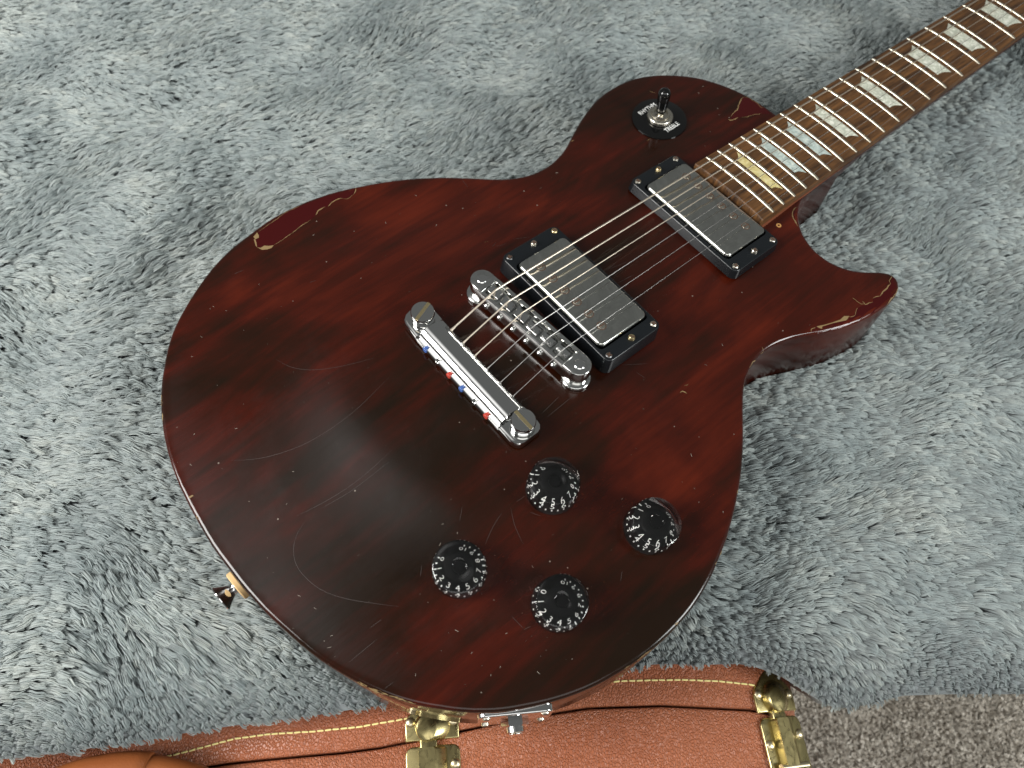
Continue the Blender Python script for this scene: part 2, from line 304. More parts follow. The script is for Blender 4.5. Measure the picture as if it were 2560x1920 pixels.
WEAR = {
 'red': [[[-69.7,156.7],[-65.3,157.3],[-57.4,158.0],[-48.0,159.3],[-37.7,157.9],[-25.7,155.6],[-19.2,154.5],[-17.1,153.8],[-13.7,152.6],[-10.1,151.6],[-5.1,149.9],[-6.1,147.8],[-8.6,146.1],[-13.3,145.5],[-16.0,146.9],[-19.3,149.1],[-22.4,149.1],[-26.6,147.6],[-28.1,148.5],[-33.3,148.4],[-36.1,146.6],[-40.4,145.4],[-43.2,145.1],[-49.4,144.8],[-49.5,144.6],[-57.4,143.3],[-64.6,142.9],[-68.5,143.0],[-71.6,145.9],[-74.7,146.4],[-75.7,147.9],[-74.3,150.9],[-73.4,153.5],[-71.2,153.1],[-70.0,154.6]],[[136.7,-96.2],[141.1,-96.2],[150.9,-100.6],[159.9,-104.1],[162.9,-104.9],[167.4,-104.3],[170.8,-102.9],[176.2,-104.6],[181.2,-106.0],[183.3,-104.4],[188.0,-106.2],[195.5,-105.3],[200.3,-104.5],[205.7,-102.1],[204.2,-106.9],[201.8,-109.0],[196.2,-111.4],[186.2,-112.3],[174.3,-110.8],[163.6,-108.6],[152.1,-105.0],[139.5,-99.2]],[[201.5,-31.0],[195.4,-32.0],[192.5,-34.8],[191.3,-38.2],[189.8,-41.3],[192.2,-38.9],[196.1,-35.5],[201.1,-32.1]],[[225.0,46.6],[228.2,48.3],[233.3,49.0],[238.2,51.5],[240.6,53.0],[245.3,54.6],[248.2,51.9],[248.5,48.2],[249.0,44.1],[249.7,38.8],[248.9,32.3],[243.4,36.5],[236.3,39.9],[228.5,43.9],[223.2,45.1]]],
 'tanpoly': [[[-73.4,155.5],[-70.0,156.9],[-70.3,154.5],[-71.3,153.0],[-73.5,153.3]],[[-74.2,153.8],[-73.5,153.3],[-74.3,150.9],[-75.8,147.6],[-75.8,149.3]],[[-75.8,147.6],[-74.4,146.0],[-71.9,146.1],[-70.2,144.3],[-67.6,142.8],[-69.7,141.9],[-72.2,142.6],[-74.6,144.2]],[[141.5,-95.9],[141.8,-97.4],[142.7,-99.0],[144.2,-98.1],[150.9,-100.6],[158.4,-104.2],[159.8,-104.1],[162.2,-103.4],[159.8,-101.5],[156.2,-101.7],[150.1,-99.7],[145.7,-97.9]],[[-185.7,37.6],[-184.2,38.1],[-182.1,37.7],[-181.9,36.9],[-183.7,36.9]]],
 'tan': [[0.4,[[-67.6,142.8],[-63.0,143.0],[-56.8,143.5],[-49.5,144.6],[-44.0,145.2],[-40.3,145.4]]],[0.35,[[-68.9,157.1],[-65.3,157.3],[-62.6,157.6],[-57.4,158.0],[-51.7,159.1],[-47.5,159.3],[-38.5,158.2]]],[0.4,[[-51.5,144.0],[-49.4,144.8],[-45.6,145.3],[-43.2,145.1]]],[0.8,[[-36.1,146.6],[-32.7,148.6],[-28.0,148.6]]],[0.8,[[-26.4,147.5],[-22.6,148.8],[-20.1,149.0],[-17.5,148.6],[-16.0,147.4]]],[0.3,[[-16.2,147.4],[-14.2,145.1],[-8.6,146.1]]],[0.8,[[-8.6,146.1],[-6.1,147.8],[-4.4,149.8]]],[1.2,[[222.2,46.7],[223.0,44.8],[225.9,44.2],[228.8,43.9]]],[0.5,[[231.0,42.4],[233.2,40.4],[236.3,39.9],[240.0,38.7],[243.4,36.5]]],[0.8,[[225.1,47.4],[228.2,48.3],[233.3,49.0],[236.3,50.4],[238.7,51.9],[240.6,53.0],[245.3,54.6]]],[0.4,[[245.3,54.6],[248.4,52.0],[248.5,48.2],[249.0,44.1],[247.8,41.1],[249.3,39.1]]],[0.5,[[206.3,-101.9],[201.0,-102.7],[200.3,-104.5]]],[1.0,[[200.3,-104.5],[195.5,-105.3],[191.8,-105.3],[188.0,-106.2]]],[0.5,[[188.0,-106.2],[186.6,-105.1],[183.3,-104.4]]],[0.5,[[181.2,-106.0],[178.9,-105.1],[176.2,-104.6],[176.5,-101.6]]],[0.5,[[174.0,-96.4],[174.0,-99.9],[174.5,-103.2],[176.1,-103.6]]],[0.4,[[170.8,-102.9],[168.2,-103.7],[166.0,-105.1],[162.9,-104.9],[161.8,-103.1]]],[0.5,[[136.4,-96.4],[137.4,-95.1],[140.6,-96.1]]],[0.9,[[202.7,-109.0],[198.3,-110.8],[192.9,-111.5],[187.2,-112.4]]],[0.9,[[201.5,-31.0],[197.9,-31.1],[194.9,-32.3],[192.4,-34.7],[191.1,-38.0],[189.3,-42.0]]],[0.5,[[106.3,-85.0],[106.1,-86.7],[105.4,-87.5],[102.8,-87.0]]],[0.6,[[90.9,-89.7],[94.3,-88.5],[98.4,-88.2]]],[0.8,[[48.1,-76.4],[50.6,-76.8],[50.9,-79.0]]],[0.4,[[53.3,-74.8],[55.8,-75.7]]],[0.6,[[78.8,-95.9],[80.3,-94.8]]],[1.4,[[-166.1,96.9],[-167.7,93.8]]],[1.4,[[-167.9,94.0],[-169.3,91.1]]],[1.0,[[-171.1,86.9],[-173.2,82.9]]],[0.5,[[-121.3,142.1],[-123.8,140.0],[-125.6,139.0]]],[1.2,[[-186.5,27.4],[-186.3,25.0]]],[1.2,[[-171.2,-86.0],[-170.1,-88.3],[-168.8,-90.4]]],[1.1,[[-168.7,-91.3],[-167.0,-94.5],[-165.6,-97.0],[-163.9,-99.5]]],[0.7,[[-163.8,-99.9],[-162.4,-101.8],[-160.8,-104.5],[-158.9,-107.3],[-156.6,-110.6]]],[0.4,[[-74.5,-160.0],[-71.2,-160.5]]],[0.6,[[-67.1,-161.1],[-61.9,-161.5],[-58.5,-162.0]]],[1.2,[[-42.5,-161.0],[-39.7,-161.2]]],[1.6,[[-5.8,-153.4],[-4.2,-153.1]]],[0.6,[[30.0,-135.5],[32.1,-134.2]]],[0.8,[[-0.6,-151.9],[2.7,-150.8]]],[0.5,[[7.6,-148.2],[9.7,-147.5]]],[0.4,[[164.5,65.8],[167.8,66.1]]],[0.35,[[198.5,97.7],[200.4,93.4]]],[0.4,[[125.2,96.8],[128.3,96.0]]],[0.6,[[28.5,65.9],[30.5,65.0]]]],
 'scr': [[[-109.0,73.7],[-107.7,66.4],[-102.6,58.8],[-95.7,52.7],[-85.7,47.1],[-69.0,40.5]],[[-158.3,41.4],[-148.1,32.9],[-136.3,26.8],[-123.3,22.3],[-109.1,20.8],[-95.6,20.9],[-84.9,23.0],[-69.7,26.1]],[[-149.0,-4.9],[-134.1,-8.5],[-119.8,-10.5],[-104.4,-10.0],[-93.3,-8.2]],[[-138.4,-9.6],[-121.5,-12.9],[-96.5,-12.6]],[[-147.0,-9.6],[-154.3,-11.6],[-159.2,-15.7],[-162.6,-22.0],[-163.7,-29.1],[-162.8,-28.4],[-162.1,-38.0],[-159.2,-44.9],[-154.2,-52.5],[-148.6,-59.1],[-136.9,-71.8]],[[-66.8,-69.6],[-72.5,-77.6],[-72.4,-82.5],[-72.1,-86.6],[-73.8,-87.2]],[[-71.8,-68.8],[-77.7,-70.1],[-82.9,-72.7],[-88.3,-75.8]],[[-85.0,-54.3],[-90.3,-58.9]],[[-117.3,-63.8],[-121.0,-67.6]],[[-118.8,-74.4],[-116.9,-74.5]],[[-99.4,-108.8],[-98.8,-112.3],[-98.7,-116.7]],[[-99.0,-117.1],[-95.2,-118.1]],[[-61.0,-77.2],[-58.1,-82.0]],[[-63.0,-69.0],[-57.7,-69.5]],[[50.5,115.1],[49.2,107.0]],[[42.9,57.9],[46.2,56.5],[48.9,54.3],[53.6,52.5]],[[29.2,60.2],[33.8,61.9]],[[31.3,59.3],[35.5,58.4],[37.9,57.3]],[[-96.7,139.6],[-90.6,138.5]],[[-67.6,105.0],[-63.1,103.7]],[[-48.4,-129.9],[-44.3,-126.6]],[[-176.9,10.5],[-175.1,11.3]],[[-169.6,-77.0],[-157.4,-76.8],[-153.4,-76.9]],[[-152.9,-70.7],[-146.6,-71.2]],[[-163.7,-96.5],[-158.6,-96.7]],[[33.1,-45.2],[39.3,-49.5],[46.2,-53.1]],[[36.7,-53.0],[36.8,-56.1],[38.3,-59.0]],[[-20.8,-44.0],[-2.5,-43.4]],[[-21.4,-40.8],[-7.0,-38.9]],[[74.2,16.0],[85.3,16.3]],[[72.0,10.7],[85.9,9.2]],[[69.9,5.5],[80.9,6.7]],[[72.5,5.2],[84.5,2.7]],[[70.4,0.1],[79.6,0.3]],[[68.5,-4.9],[80.7,-6.3]],[[71.0,-5.2],[78.6,-5.9]]],
 'specks': [[14.6,94.4],[100.7,82.3],[84.5,79.1],[3.2,115.6],[-7.4,115.0],[14.6,94.4],[20.1,121.9],[-45.6,134.3],[-89.4,123.6],[-112.8,120.3],[-116.6,127.5],[-118.8,127.3],[-142.2,106.8],[-131.9,114.3],[-146.6,54.2],[-174.6,52.3],[-137.5,15.0],[-164.6,65.8],[-149.3,3.4],[-169.6,-37.5],[-168.4,-62.2],[-167.2,-47.0],[-172.2,-65.9],[-172.3,-62.0],[-123.1,-97.6],[-149.3,-100.7],[-123.9,-109.6],[-117.8,-122.7],[-123.4,-122.7],[-90.1,-141.3],[-106.0,-135.8],[-106.2,-113.2],[26.5,-105.8],[11.0,-126.2],[16.9,-137.6],[14.5,-119.6],[89.5,-70.0],[72.5,-73.1],[53.5,-111.7],[100.6,82.3],[204.1,46.2],[191.6,39.6],[220.3,53.3],[-86.8,-47.7],[-19.9,-100.7],[-97.6,-54.8],[-94.8,-62.8],[-104.6,-61.7],[-77.1,-97.9]],
}

# ------------------------------------------------------------------ mesh helpers (millimetres in, metres out)
def link(name, data, parent=None, loc=None, rot=None):
    o = bpy.data.objects.new(name, data)
    COL.objects.link(o)
    if parent:
        o.parent = parent
    if loc is not None:
        o.location = [c / 1000 for c in loc]
    if rot is not None:
        o.rotation_euler = rot
    return o


def make(name, verts, faces, material, smooth=True, angle=35):
    me = bpy.data.meshes.new(name)
    me.from_pydata([(v[0] / 1000, v[1] / 1000, v[2] / 1000) for v in verts], [], [tuple(f) for f in faces])
    for mm in (material if isinstance(material, (list, tuple)) else [material]):
        me.materials.append(M[mm])
    bm = bmesh.new()
    bm.from_mesh(me)
    bmesh.ops.recalc_face_normals(bm, faces=bm.faces)
    if smooth:
        for f in bm.faces:
            f.smooth = True
        for e in bm.edges:
            if len(e.link_faces) == 2 and e.calc_face_angle(0) > R(angle):
                e.smooth = False
    bm.to_mesh(me)
    bm.free()
    return me


class MB:
    """collects shapes of one piece"""
    def __init__(self):
        self.v, self.f = [], []

    def add(self, v, f):
        k = len(self.v)
        self.v += [tuple(p) for p in v]
        self.f += [tuple(i + k for i in q) for q in f]
        return self

    def stack(self, loops, cap0=True, cap1=True):
        n = len(loops[0])
        v = [p for l in loops for p in l]
        f = []
        for a in range(len(loops) - 1):
            for i in range(n):
                j = (i + 1) % n
                f.append((a * n + i, a * n + j, a * n + n + j, a * n + n + i))
        if cap0:
            f.append(tuple(range(n))[::-1])
        if cap1:
            f.append(tuple(range((len(loops) - 1) * n, len(loops) * n)))
        return self.add(v, f)

    def lathe(self, prof, n=32, c=(0, 0, 0), axis=None, cap0=True, cap1=True, knurl=0.0):
        mx = Matrix.Identity(3) if axis is None else Vector((0, 0, 1)).rotation_difference(Vector(axis)).to_matrix()
        loops = []
        for r, z in prof:
            l = []
            for i in range(n):
                a = 2 * math.pi * i / n
                rr = r * (1 - (knurl if i % 2 else 0))
                p = mx @ Vector((rr * math.cos(a), rr * math.sin(a), z))
                l.append((p[0] + c[0], p[1] + c[1], p[2] + c[2]))
            loops.append(l)
        return self.stack(loops, cap0, cap1)

    def slab(self, outline, z0, z1, bev=0.0, bev0=0.0, seg=3):
        """prism from a 2-D outline (counter-clockwise) with rounded upper edge; z1 may be a function"""
        zf = z1 if callable(z1) else (lambda x, y: z1)
        z0f = z0 if callable(z0) else (lambda x, y: z0)
        loops = []
        if bev0:
            for k in range(seg):
                a = math.pi / 2 * k / seg
                ins = inset(outline, bev0 * (1 - math.sin(a)))
                loops.append([(x, y, z0f(x, y) + bev0 * (1 - math.cos(a))) for x, y in ins])
            loops.append([(x, y, z0f(x, y) + bev0) for x, y in outline])
        else:
            loops.append([(x, y, z0f(x, y)) for x, y in outline])
        if bev:
            for k in range(seg + 1):
                a = math.pi / 2 * k / seg
                ins = inset(outline, bev * (1 - math.cos(a)))
                loops.append([(x, y, zf(x, y) - bev + bev * math.sin(a)) for x, y in ins])
        else:
            loops.append([(x, y, zf(x, y)) for x, y in outline])
        return self.stack(loops)

    def tube(self, path, r, n=8):
        P = [Vector(p) for p in path]
        loops = []
        up = Vector((0, 0, 1))
        for i, p in enumerate(P):
            t = (P[min(i + 1, len(P) - 1)] - P[max(i - 1, 0)]).normalized()
            a = t.cross(up)
            if a.length < 1e-4:
                a = t.cross(Vector((1, 0, 0)))
            a.normalize()
            b = a.cross(t)
            rr = r(i / (len(P) - 1)) if callable(r) else r
            loops.append([tuple(p + rr * (math.cos(2 * math.pi * k / n) * a + math.sin(2 * math.pi * k / n) * b)) for k in range(n)])
        return self.stack(loops)

    def mesh(self, name, material, **kw):
        return make(name, self.v, self.f, material, **kw)


def inset(poly, d):
    P = np.array(poly, float)
    a, b = np.roll(P, 1, 0), np.roll(P, -1, 0)
    e1, e2 = P - a, b - P
    e1 /= np.linalg.norm(e1, axis=1)[:, None] + 1e-12
    e2 /= np.linalg.norm(e2, axis=1)[:, None] + 1e-12
    n1, n2 = np.c_[-e1[:, 1], e1[:, 0]], np.c_[-e2[:, 1], e2[:, 0]]
    nn = n1 + n2
    ln = np.linalg.norm(nn, axis=1)[:, None]
    nn = nn / (ln + 1e-9)
    k = 1 / np.clip((nn * n1).sum(1), 0.4, 1)
    return [tuple(p) for p in P + nn * (d * k)[:, None]]


def rrect(w, h, r, n=5, c=(0, 0)):
    out = []
    for cx, cy, a0 in ((w / 2 - r, h / 2 - r, 0), (-w / 2 + r, h / 2 - r, 90), (-w / 2 + r, -h / 2 + r, 180), (w / 2 - r, -h / 2 + r, 270)):
        for k in range(n + 1):
            a = R(a0 + 90 * k / n)
            out.append((c[0] + cx + r * math.cos(a), c[1] + cy + r * math.sin(a)))
    return out


def box(x0, x1, y0, y1, z0, z1, bev=0.0):
    return MB().slab([(x0, y0), (x1, y0), (x1, y1), (x0, y1)], z0, z1, bev, 0, 2)


def circ(r, n=24, c=(0, 0)):
    return [(c[0] + r * math.cos(2 * math.pi * i / n), c[1] + r * math.sin(2 * math.pi * i / n)) for i in range(n)]


def text_polys(s, size):
    cu = bpy.data.curves.new('glyph', 'FONT')
    cu.body, cu.size, cu.align_x, cu.align_y = s, size, 'CENTER', 'CENTER'
    cu.resolution_u = 3
    o = bpy.data.objects.new('glyph', cu)
    COL.objects.link(o)
    me = bpy.data.meshes.new_from_object(o.evaluated_get(bpy.context.evaluated_depsgraph_get()))
    v = [(p.co.x, p.co.y) for p in me.vertices]
    f = [tuple(p.vertices) for p in me.polygons]
    bpy.data.objects.remove(o)
    bpy.data.curves.remove(cu)
    bpy.data.meshes.remove(me)
    return v, f


# ================================================================== the guitar
# body frame: x along the strings towards the neck, y towards the bass side, z up from the rim plane (mm)
BASE = 50.0
G = bpy.data.objects.new('electric_guitar', None)
COL.objects.link(G)
G.location = (0, 0, -BASE / 1000)
G.rotation_euler = (0, 0, R(40.393))
G['label'] = 'worn dark wine red electric guitar lying on grey fur blanket'
G['category'] = 'guitar'


def L(p):
    return (p[0], p[1], p[2] + BASE)


def part(name, data, parent=None, loc=None, rot=None):
    return link(name, data, parent or G, loc, rot)


def gm(name, mb, material, parent=None, **kw):
    """a part whose vertices are given in the body frame"""
    return part(name, make(name, [L(p) for p in mb.v], mb.f, material, **kw), parent)


OUT = np.array(OUTLINE + [[213, -28.4], [252, -27.4]], float)
if ((OUT[:, 0] * np.roll(OUT[:, 1], -1)) - (np.roll(OUT[:, 0], -1) * OUT[:, 1])).sum() < 0:
    OUT = OUT[::-1].copy()


def dist_out(q):
    a, b = OUT, np.roll(OUT, -1, 0)
    d = np.full(len(q), 1e9)
    for i in range(len(a)):
        ab = b[i] - a[i]
        t = np.clip(((q - a[i]) @ ab) / (ab @ ab), 0, 1)
        w = q - a[i] - t[:, None] * ab
        d = np.minimum(d, np.hypot(w[:, 0], w[:, 1]))
    return d


def inside(q):
    c = np.zeros(len(q), bool)
    x, y = q[:, 0], q[:, 1]
    a, b = OUT, np.roll(OUT, -1, 0)
    for i in range(len(a)):
        x0, y0, x1, y1 = *a[i], *b[i]
        if y0 == y1:
            continue
        c ^= ((y0 > y) != (y1 > y)) & (x < (x1 - x0) * (y - y0) / (y1 - y0) + x0)
    return c


def ztop(q):
    q = np.atleast_2d(np.asarray(q, float))
    t = np.clip((dist_out(q) - 8) / 87, 0, 1)
    return (8.5 - np.maximum(0, q[:, 0] - 10) * 0.042) * t * t * (3 - 2 * t)


def build_body():
    r = 2.2
    loops = []
    for k in range(5):
        a = math.pi / 2 * k / 4
        loops.append([(x, y, -r + r * math.sin(a)) for x, y in inset(OUT, r * (1 - math.cos(a)))])
    inner = np.array([p[:2] for p in loops[-1]])
    gx, gy = np.meshgrid(np.arange(-192, 256, 3.0), np.arange(-168, 168, 3.0))
    gx[::2] += 1.5
    g = np.c_[gx.ravel(), gy.ravel()]
    g = g[inside(g)]
    g = g[dist_out(g) > r + 1.8]
    n = len(inner)
    vs = [Vector(p) for p in np.vstack([inner, g])]
    res = delaunay_2d_cdt(vs, [(i, (i + 1) % n) for i in range(n)], [], 1, 1e-6)
    tv = np.array([(v.x, v.y) for v in res[0]])
    tz = ztop(tv)
    assert len(tv) == len(vs)
    back = [[(x, y, -BASE + 4 - 4 * math.sin(math.pi / 2 * k / 3)) for x, y in inset(OUT, 4 * (1 - math.cos(math.pi / 2 * k / 3)))] for k in range(4)]
    mb = MB()
    mb.add([(x, y, z) for (x, y), z in zip(tv, tz)], [tuple(f) for f in res[2]])
    # join the rounding loops to the top mesh (the first n vertices are the inner loop)
    ring = MB().stack(back[::-1] + loops, True, False)
    mb.add(ring.v, ring.f)
    me = make('body', [L(p) for p in mb.v], mb.f, 'lacquer')
    bm = bmesh.new()
    bm.from_mesh(me)
    bmesh.ops.remove_doubles(bm, verts=bm.verts, dist=2e-5)
    bmesh.ops.recalc_face_normals(bm, faces=bm.faces)
    for e in bm.edges:
        e.smooth = True
    for f in bm.faces:
        f.smooth = True
    bm.to_mesh(me)
    bm.free()
    return part('body', me)


body = build_body()


def on_top(poly, lift):
    q = np.array(poly, float)
    d = np.where(inside(q), dist_out(q), 0.0)
    e = np.clip(2.2 - d, 0, 2.2)
    return np.c_[q, ztop(q) + lift - 2.2 + np.sqrt(np.clip(2.2 ** 2 - e ** 2, 0, None))]


def densify(l, step=1.5, wob=0.0):
    l = np.array(l, float)
    s = np.r_[0, np.cumsum(np.hypot(*np.diff(l, axis=0).T))]
    t = np.linspace(0, s[-1], max(2, int(s[-1] / step) + 1))
    o = np.c_[np.interp(t, s, l[:, 0]), np.interp(t, s, l[:, 1])]
    if wob:
        o[1:-1] += RNG.normal(0, wob, (len(o) - 2, 2))
    return o


def ribbon(mb, line, width, lift, taper=True, wob=0.0, ragged=0.0):
    q = densify(line, 1.2, wob)
    t = np.gradient(q, axis=0)
    t /= np.linalg.norm(t, axis=1)[:, None] + 1e-9
    nn = np.c_[-t[:, 1], t[:, 0]]
    u = np.linspace(0, 1, len(q))
    w = width / 2 * (np.minimum(1, 5 * np.minimum(u, 1 - u)) * 0.8 + 0.2 if taper else np.ones(len(q)))
    if ragged:
        w = w * (1 + RNG.uniform(-ragged, ragged, len(q)))
    a, b = on_top(q + nn * w[:, None], lift), on_top(q - nn * w[:, None], lift)
    k = len(q)
    mb.add(list(a) + list(b), [(i, i + 1, k + i + 1, k + i) for i in range(k - 1)])


def patch(poly, lift):
    q = np.vstack([densify([poly[i], poly[(i + 1) % len(poly)]], 1.2)[:-1] for i in range(len(poly))])
    n = len(q)
    lo, hi = q.min(0), q.max(0)
    gx, gy = np.meshgrid(np.arange(lo[0], hi[0], 2.0), np.arange(lo[1], hi[1], 2.0))
    res = delaunay_2d_cdt([Vector(p) for p in np.vstack([q, np.c_[gx.ravel(), gy.ravel()]])], [(i, (i + 1) % n) for i in range(n)], [], 1, 1e-6)
    return on_top([(v.x, v.y) for v in res[0]], lift), [tuple(f) for f in res[2]]


for poly in WEAR['red']:
    gm('lacquer_chip', MB().add(*patch(poly, 0.03)), 'bare', body)
for poly in WEAR['tanpoly']:
    gm('chip_edge', MB().add(*patch(poly, 0.07)), 'chip', body)
for w, line in WEAR['tan']:
    mb = MB()
    ribbon(mb, line, w * 0.7, 0.08, True, 0.12, 0.5)
    gm('chip_edge', mb, 'chip', body)
mb = MB()
for line in WEAR['scr']:
    sm = densify(line, 3)
    for _ in range(6):
        sm[1:-1] = (sm[:-2] + 2 * sm[1:-1] + sm[2:]) / 4
    ribbon(mb, sm, 0.14, 0.06, True)
gm('scratches', mb, 'scratch', body)['kind'] = 'stuff'
mb = MB()
for x, y in WEAR['specks']:
    a = random.uniform(0, math.pi)
    l = random.uniform(0.3, 0.9)
    ribbon(mb, [(x - l * math.cos(a), y - l * math.sin(a)), (x + l * math.cos(a), y + l * math.sin(a))], random.uniform(0.35, 0.6), 0.12)
for _ in range(150):
    x, y = random.uniform(-180, 150), random.uniform(-150, 110)
    if inside(np.array([[x, y]]))[0]:
        a = random.uniform(0, math.pi)
        l = random.uniform(0.1, 0.3)
        ribbon(mb, [(x - l * math.cos(a), y - l * math.sin(a)), (x + l * math.cos(a), y + l * math.sin(a))], 0.2, 0.12)
gm('lint', mb, 'lint', body)['kind'] = 'stuff'
z = float(ztop([(180.5, -33.6)])[0])
gm('screw_hole', MB().lathe([(1.6, -1), (1.6, 0.1), (0.7, 0.1), (0.7, -0.8)], 14, (180.5, -33.6, z)), 'hole', body)

# ------------------------------------------------------------------ neck, fretboard
PA = R(4.4)
SCALE = 628.0


def FB(x, y, z):
    return (math.cos(PA) * x + math.sin(PA) * (z + 24), y, -math.sin(PA) * x + math.cos(PA) * (z + 24))


def fx(k):
    return SCALE * 2 ** (-k / 12)


def hwid(x):
    return (43 + 19 * (x_frac(x))) / 2


def x_frac(x):
    return 1 - x / SCALE


def crown(y, hw):
    return (hw * hw - y * y) / 610.0


def neck_depth(x):
    t = min(1, max(0, (x - 246) / 34))
    t = t * t * (3 - 2 * t)
    return (1 - t) * 42 + t * (23.5 - (x - 280) * 0.008)


mb = MB()
loops = []
for x in [232, 240, 246, 250, 254, 258, 262, 266, 270, 276, 284, 300, 340, 400, 460, 520, 580, 629]:
    hw = hwid(x) + 0.2
    dp = neck_depth(x)
    l = []
    for k in range(17):
        a = math.pi * k / 16
        l.append(FB(x, hw * math.copysign(abs(math.cos(a)) ** 0.72, math.cos(a)), -6.6 - (dp - 6.6) * math.sin(a) ** 0.8))
    loops.append(l)
mb.stack(loops)
neck = gm('neck', mb, 'neck')
mb = MB()
mb.slab([(629, -21.8), (660, -30), (700, -38), (790, -41), (800, 0), (790, 41), (700, 38), (660, 30), (629, 21.8)], 0, 1)
mb.v = [FB(x, y, (-20 if z < 0.5 else -6.6) - (x - 629) * 0.29) for x, y, z in mb.v]
gm('headstock', mb, 'neck', neck)

mb = MB()
loops = []
for x in (165.6, 166.2, 200, 260, 320, 400, 480, 560, 628):
    hw = hwid(x)
    ins = 0.5 if x < 166 else 0.0
    l = [FB(x, hw - ins, -6.6), FB(x, hw - ins, -1.2 - ins)]
    for k in range(1, 16):
        y = (hw - 0.3) * (1 - k / 8)
        l.append(FB(x, y, -0.8 - ins + crown(y, hw)))
    l += [FB(x, -hw + ins, -1.2 - ins), FB(x, -hw + ins, -6.6)]
    loops.append(l)
mb.stack(loops)
board = gm('fretboard', mb, 'rosewood', angle=28)
mb = MB()
loops = []
for x, dz in ((165.4, -12.5), (206, -10.0), (252, -7.6)):
    w = hwid(x) + 0.25
    loops.append([FB(x, w, -6.62), FB(x, w, dz), FB(x, -w, dz), FB(x, -w, -6.62)])
gm('neck_wedge', mb.stack(loops), 'wedge', neck)
gm('nut', MB().stack([[FB(628.05, y, z) for y, z in ((-21.5, -6.6), (21.5, -6.6), (21.5, 1), (-21.5, 1))], [FB(632, y, z) for y, z in ((-21.5, -6.6), (21.5, -6.6), (21.5, 0.5), (-21.5, 0.5))]]), 'pearl', neck)

for k in range(1, 23):
    x = fx(k)
    hw = hwid(x) * 0.985
    mb = MB()
    loops = []
    for i in range(21):
        y = hw * (1 - i / 10)
        e = 0.55 if i in (0, 20) else 1.0
        zb = -0.9 + crown(y, hw)
        prof = [(-1.05, 0), (-1.0, 0.4), (-0.62, 0.82), (0, 1.0), (0.62, 0.82), (1.0, 0.4), (1.05, 0)]
        loops.append([FB(x + a * (0.8 if e < 1 else 1), y, zb + c * e) for a, c in prof])
    gm('fret', mb.stack(loops), 'fret', board, angle=60)

for k in (21, 19, 17, 15, 12, 9, 7, 5, 3):
    x0, x1 = fx(k), fx(k - 1)
    gap = x1 - x0
    a0, a1 = x0 + gap * 0.24, x0 + gap * 0.78
    hw = hwid((x0 + x1) / 2)
    h0, h1 = hw * 0.53, hw * 0.69
    top = []
    m_ = 7
    for i in range(m_):                                   # bass end, concave
        t = i / (m_ - 1)
        top.append((a1 + (a0 - a1) * t, h1 + (h0 - h1) * t - 0.10 * hw * math.sin(math.pi * t) * 0.55))
    top2 = [(x, -y) for x, y in top[::-1]]
    rim = top + top2
    # strip mesh following the board radius
    mb = MB()
    cols = 12
    vs, fs = [], []
    for i in range(m_):
        xa, ya = top[i]
        for j in range(cols + 1):
            y = ya * (1 - 2 * j / cols)
            vs.append(FB(xa, y, -0.77 + crown(y, hw)))
    for i in range(m_ - 1):
        for j in range(cols):
            fs.append((i * (cols + 1) + j, i * (cols + 1) + j + 1, (i + 1) * (cols + 1) + j + 1, (i + 1) * (cols + 1) + j))
    mb.add(vs, fs)
    o = gm('inlay', mb, 'pearl_yellow' if k == 21 else 'pearl_blue' if k in (17, 19) else 'pearl', board)
    if k == 21:
        o['label'] = 'yellowed pearl inlay nearest the pickup'

# ------------------------------------------------------------------ pickups
PT = R(4.9)


def screw_mesh(name, r, h, material, cross=False, slot=True, slotmat='slot'):
    mb = MB().lathe([(r * 0.55, -2.5), (r * 0.9, 0), (r, 0.12 * h), (r * 0.94, 0.6 * h), (r * 0.7, h)], 20)
    me = mb.mesh(name, material)
    w = r * 0.13
    sl = MB()
    sl.add(*(lambda b: (b.v, b.f))(box(-r * 0.72, r * 0.72, -w, w, h * 0.7, h + 0.05)))
    if cross:
        sl.add(*(lambda b: (b.v, b.f))(box(-w, w, -r * 0.6, r * 0.6, h * 0.7, h + 0.06)))
    return me, sl.mesh(name + '_slot', slotmat, smooth=False)


def place_screw(pair, parent, name, loc, ang=0.0):
    o = link(name, pair[0], parent, loc, (0, 0, ang))
    return o


def joined_screw(r, h, material, cross):
    a = MB().lathe([(r * 0.55, -2.5), (r * 0.92, 0), (r, 0.15 * h), (r * 0.93, 0.65 * h), (r * 0.68, h)], 20)
    w = r * 0.16
    fa = len(a.f)
    b = box(-r * 0.74, r * 0.74, -w, w, h * 0.55, h + 0.06)
    a.add(b.v, b.f)
    if cross:
        b = box(-w, w, -r * 0.74, r * 0.74, h * 0.55, h + 0.08)
        a.add(b.v, b.f)
    me = a.mesh('screw', [material, 'slot'])
    for i, p in enumerate(me.polygons):
        if i >= fa:
            p.material_index = 1
    return me


S_POLE = joined_screw(2.35, 0.7, 'screw', False)
S_RING = joined_screw(2.0, 1.1, 'screw', True)
S_RING_D = joined_screw(2.0, 1.1, 'screw_dark', True)
S_RING_B = joined_screw(2.0, 1.2, 'screw_brass', True)
S_HEIGHT = joined_screw(2.0, 1.9, 'screw', True)
S_HEIGHT_B = joined_screw(2.0, 1.9, 'screw_brass', False)


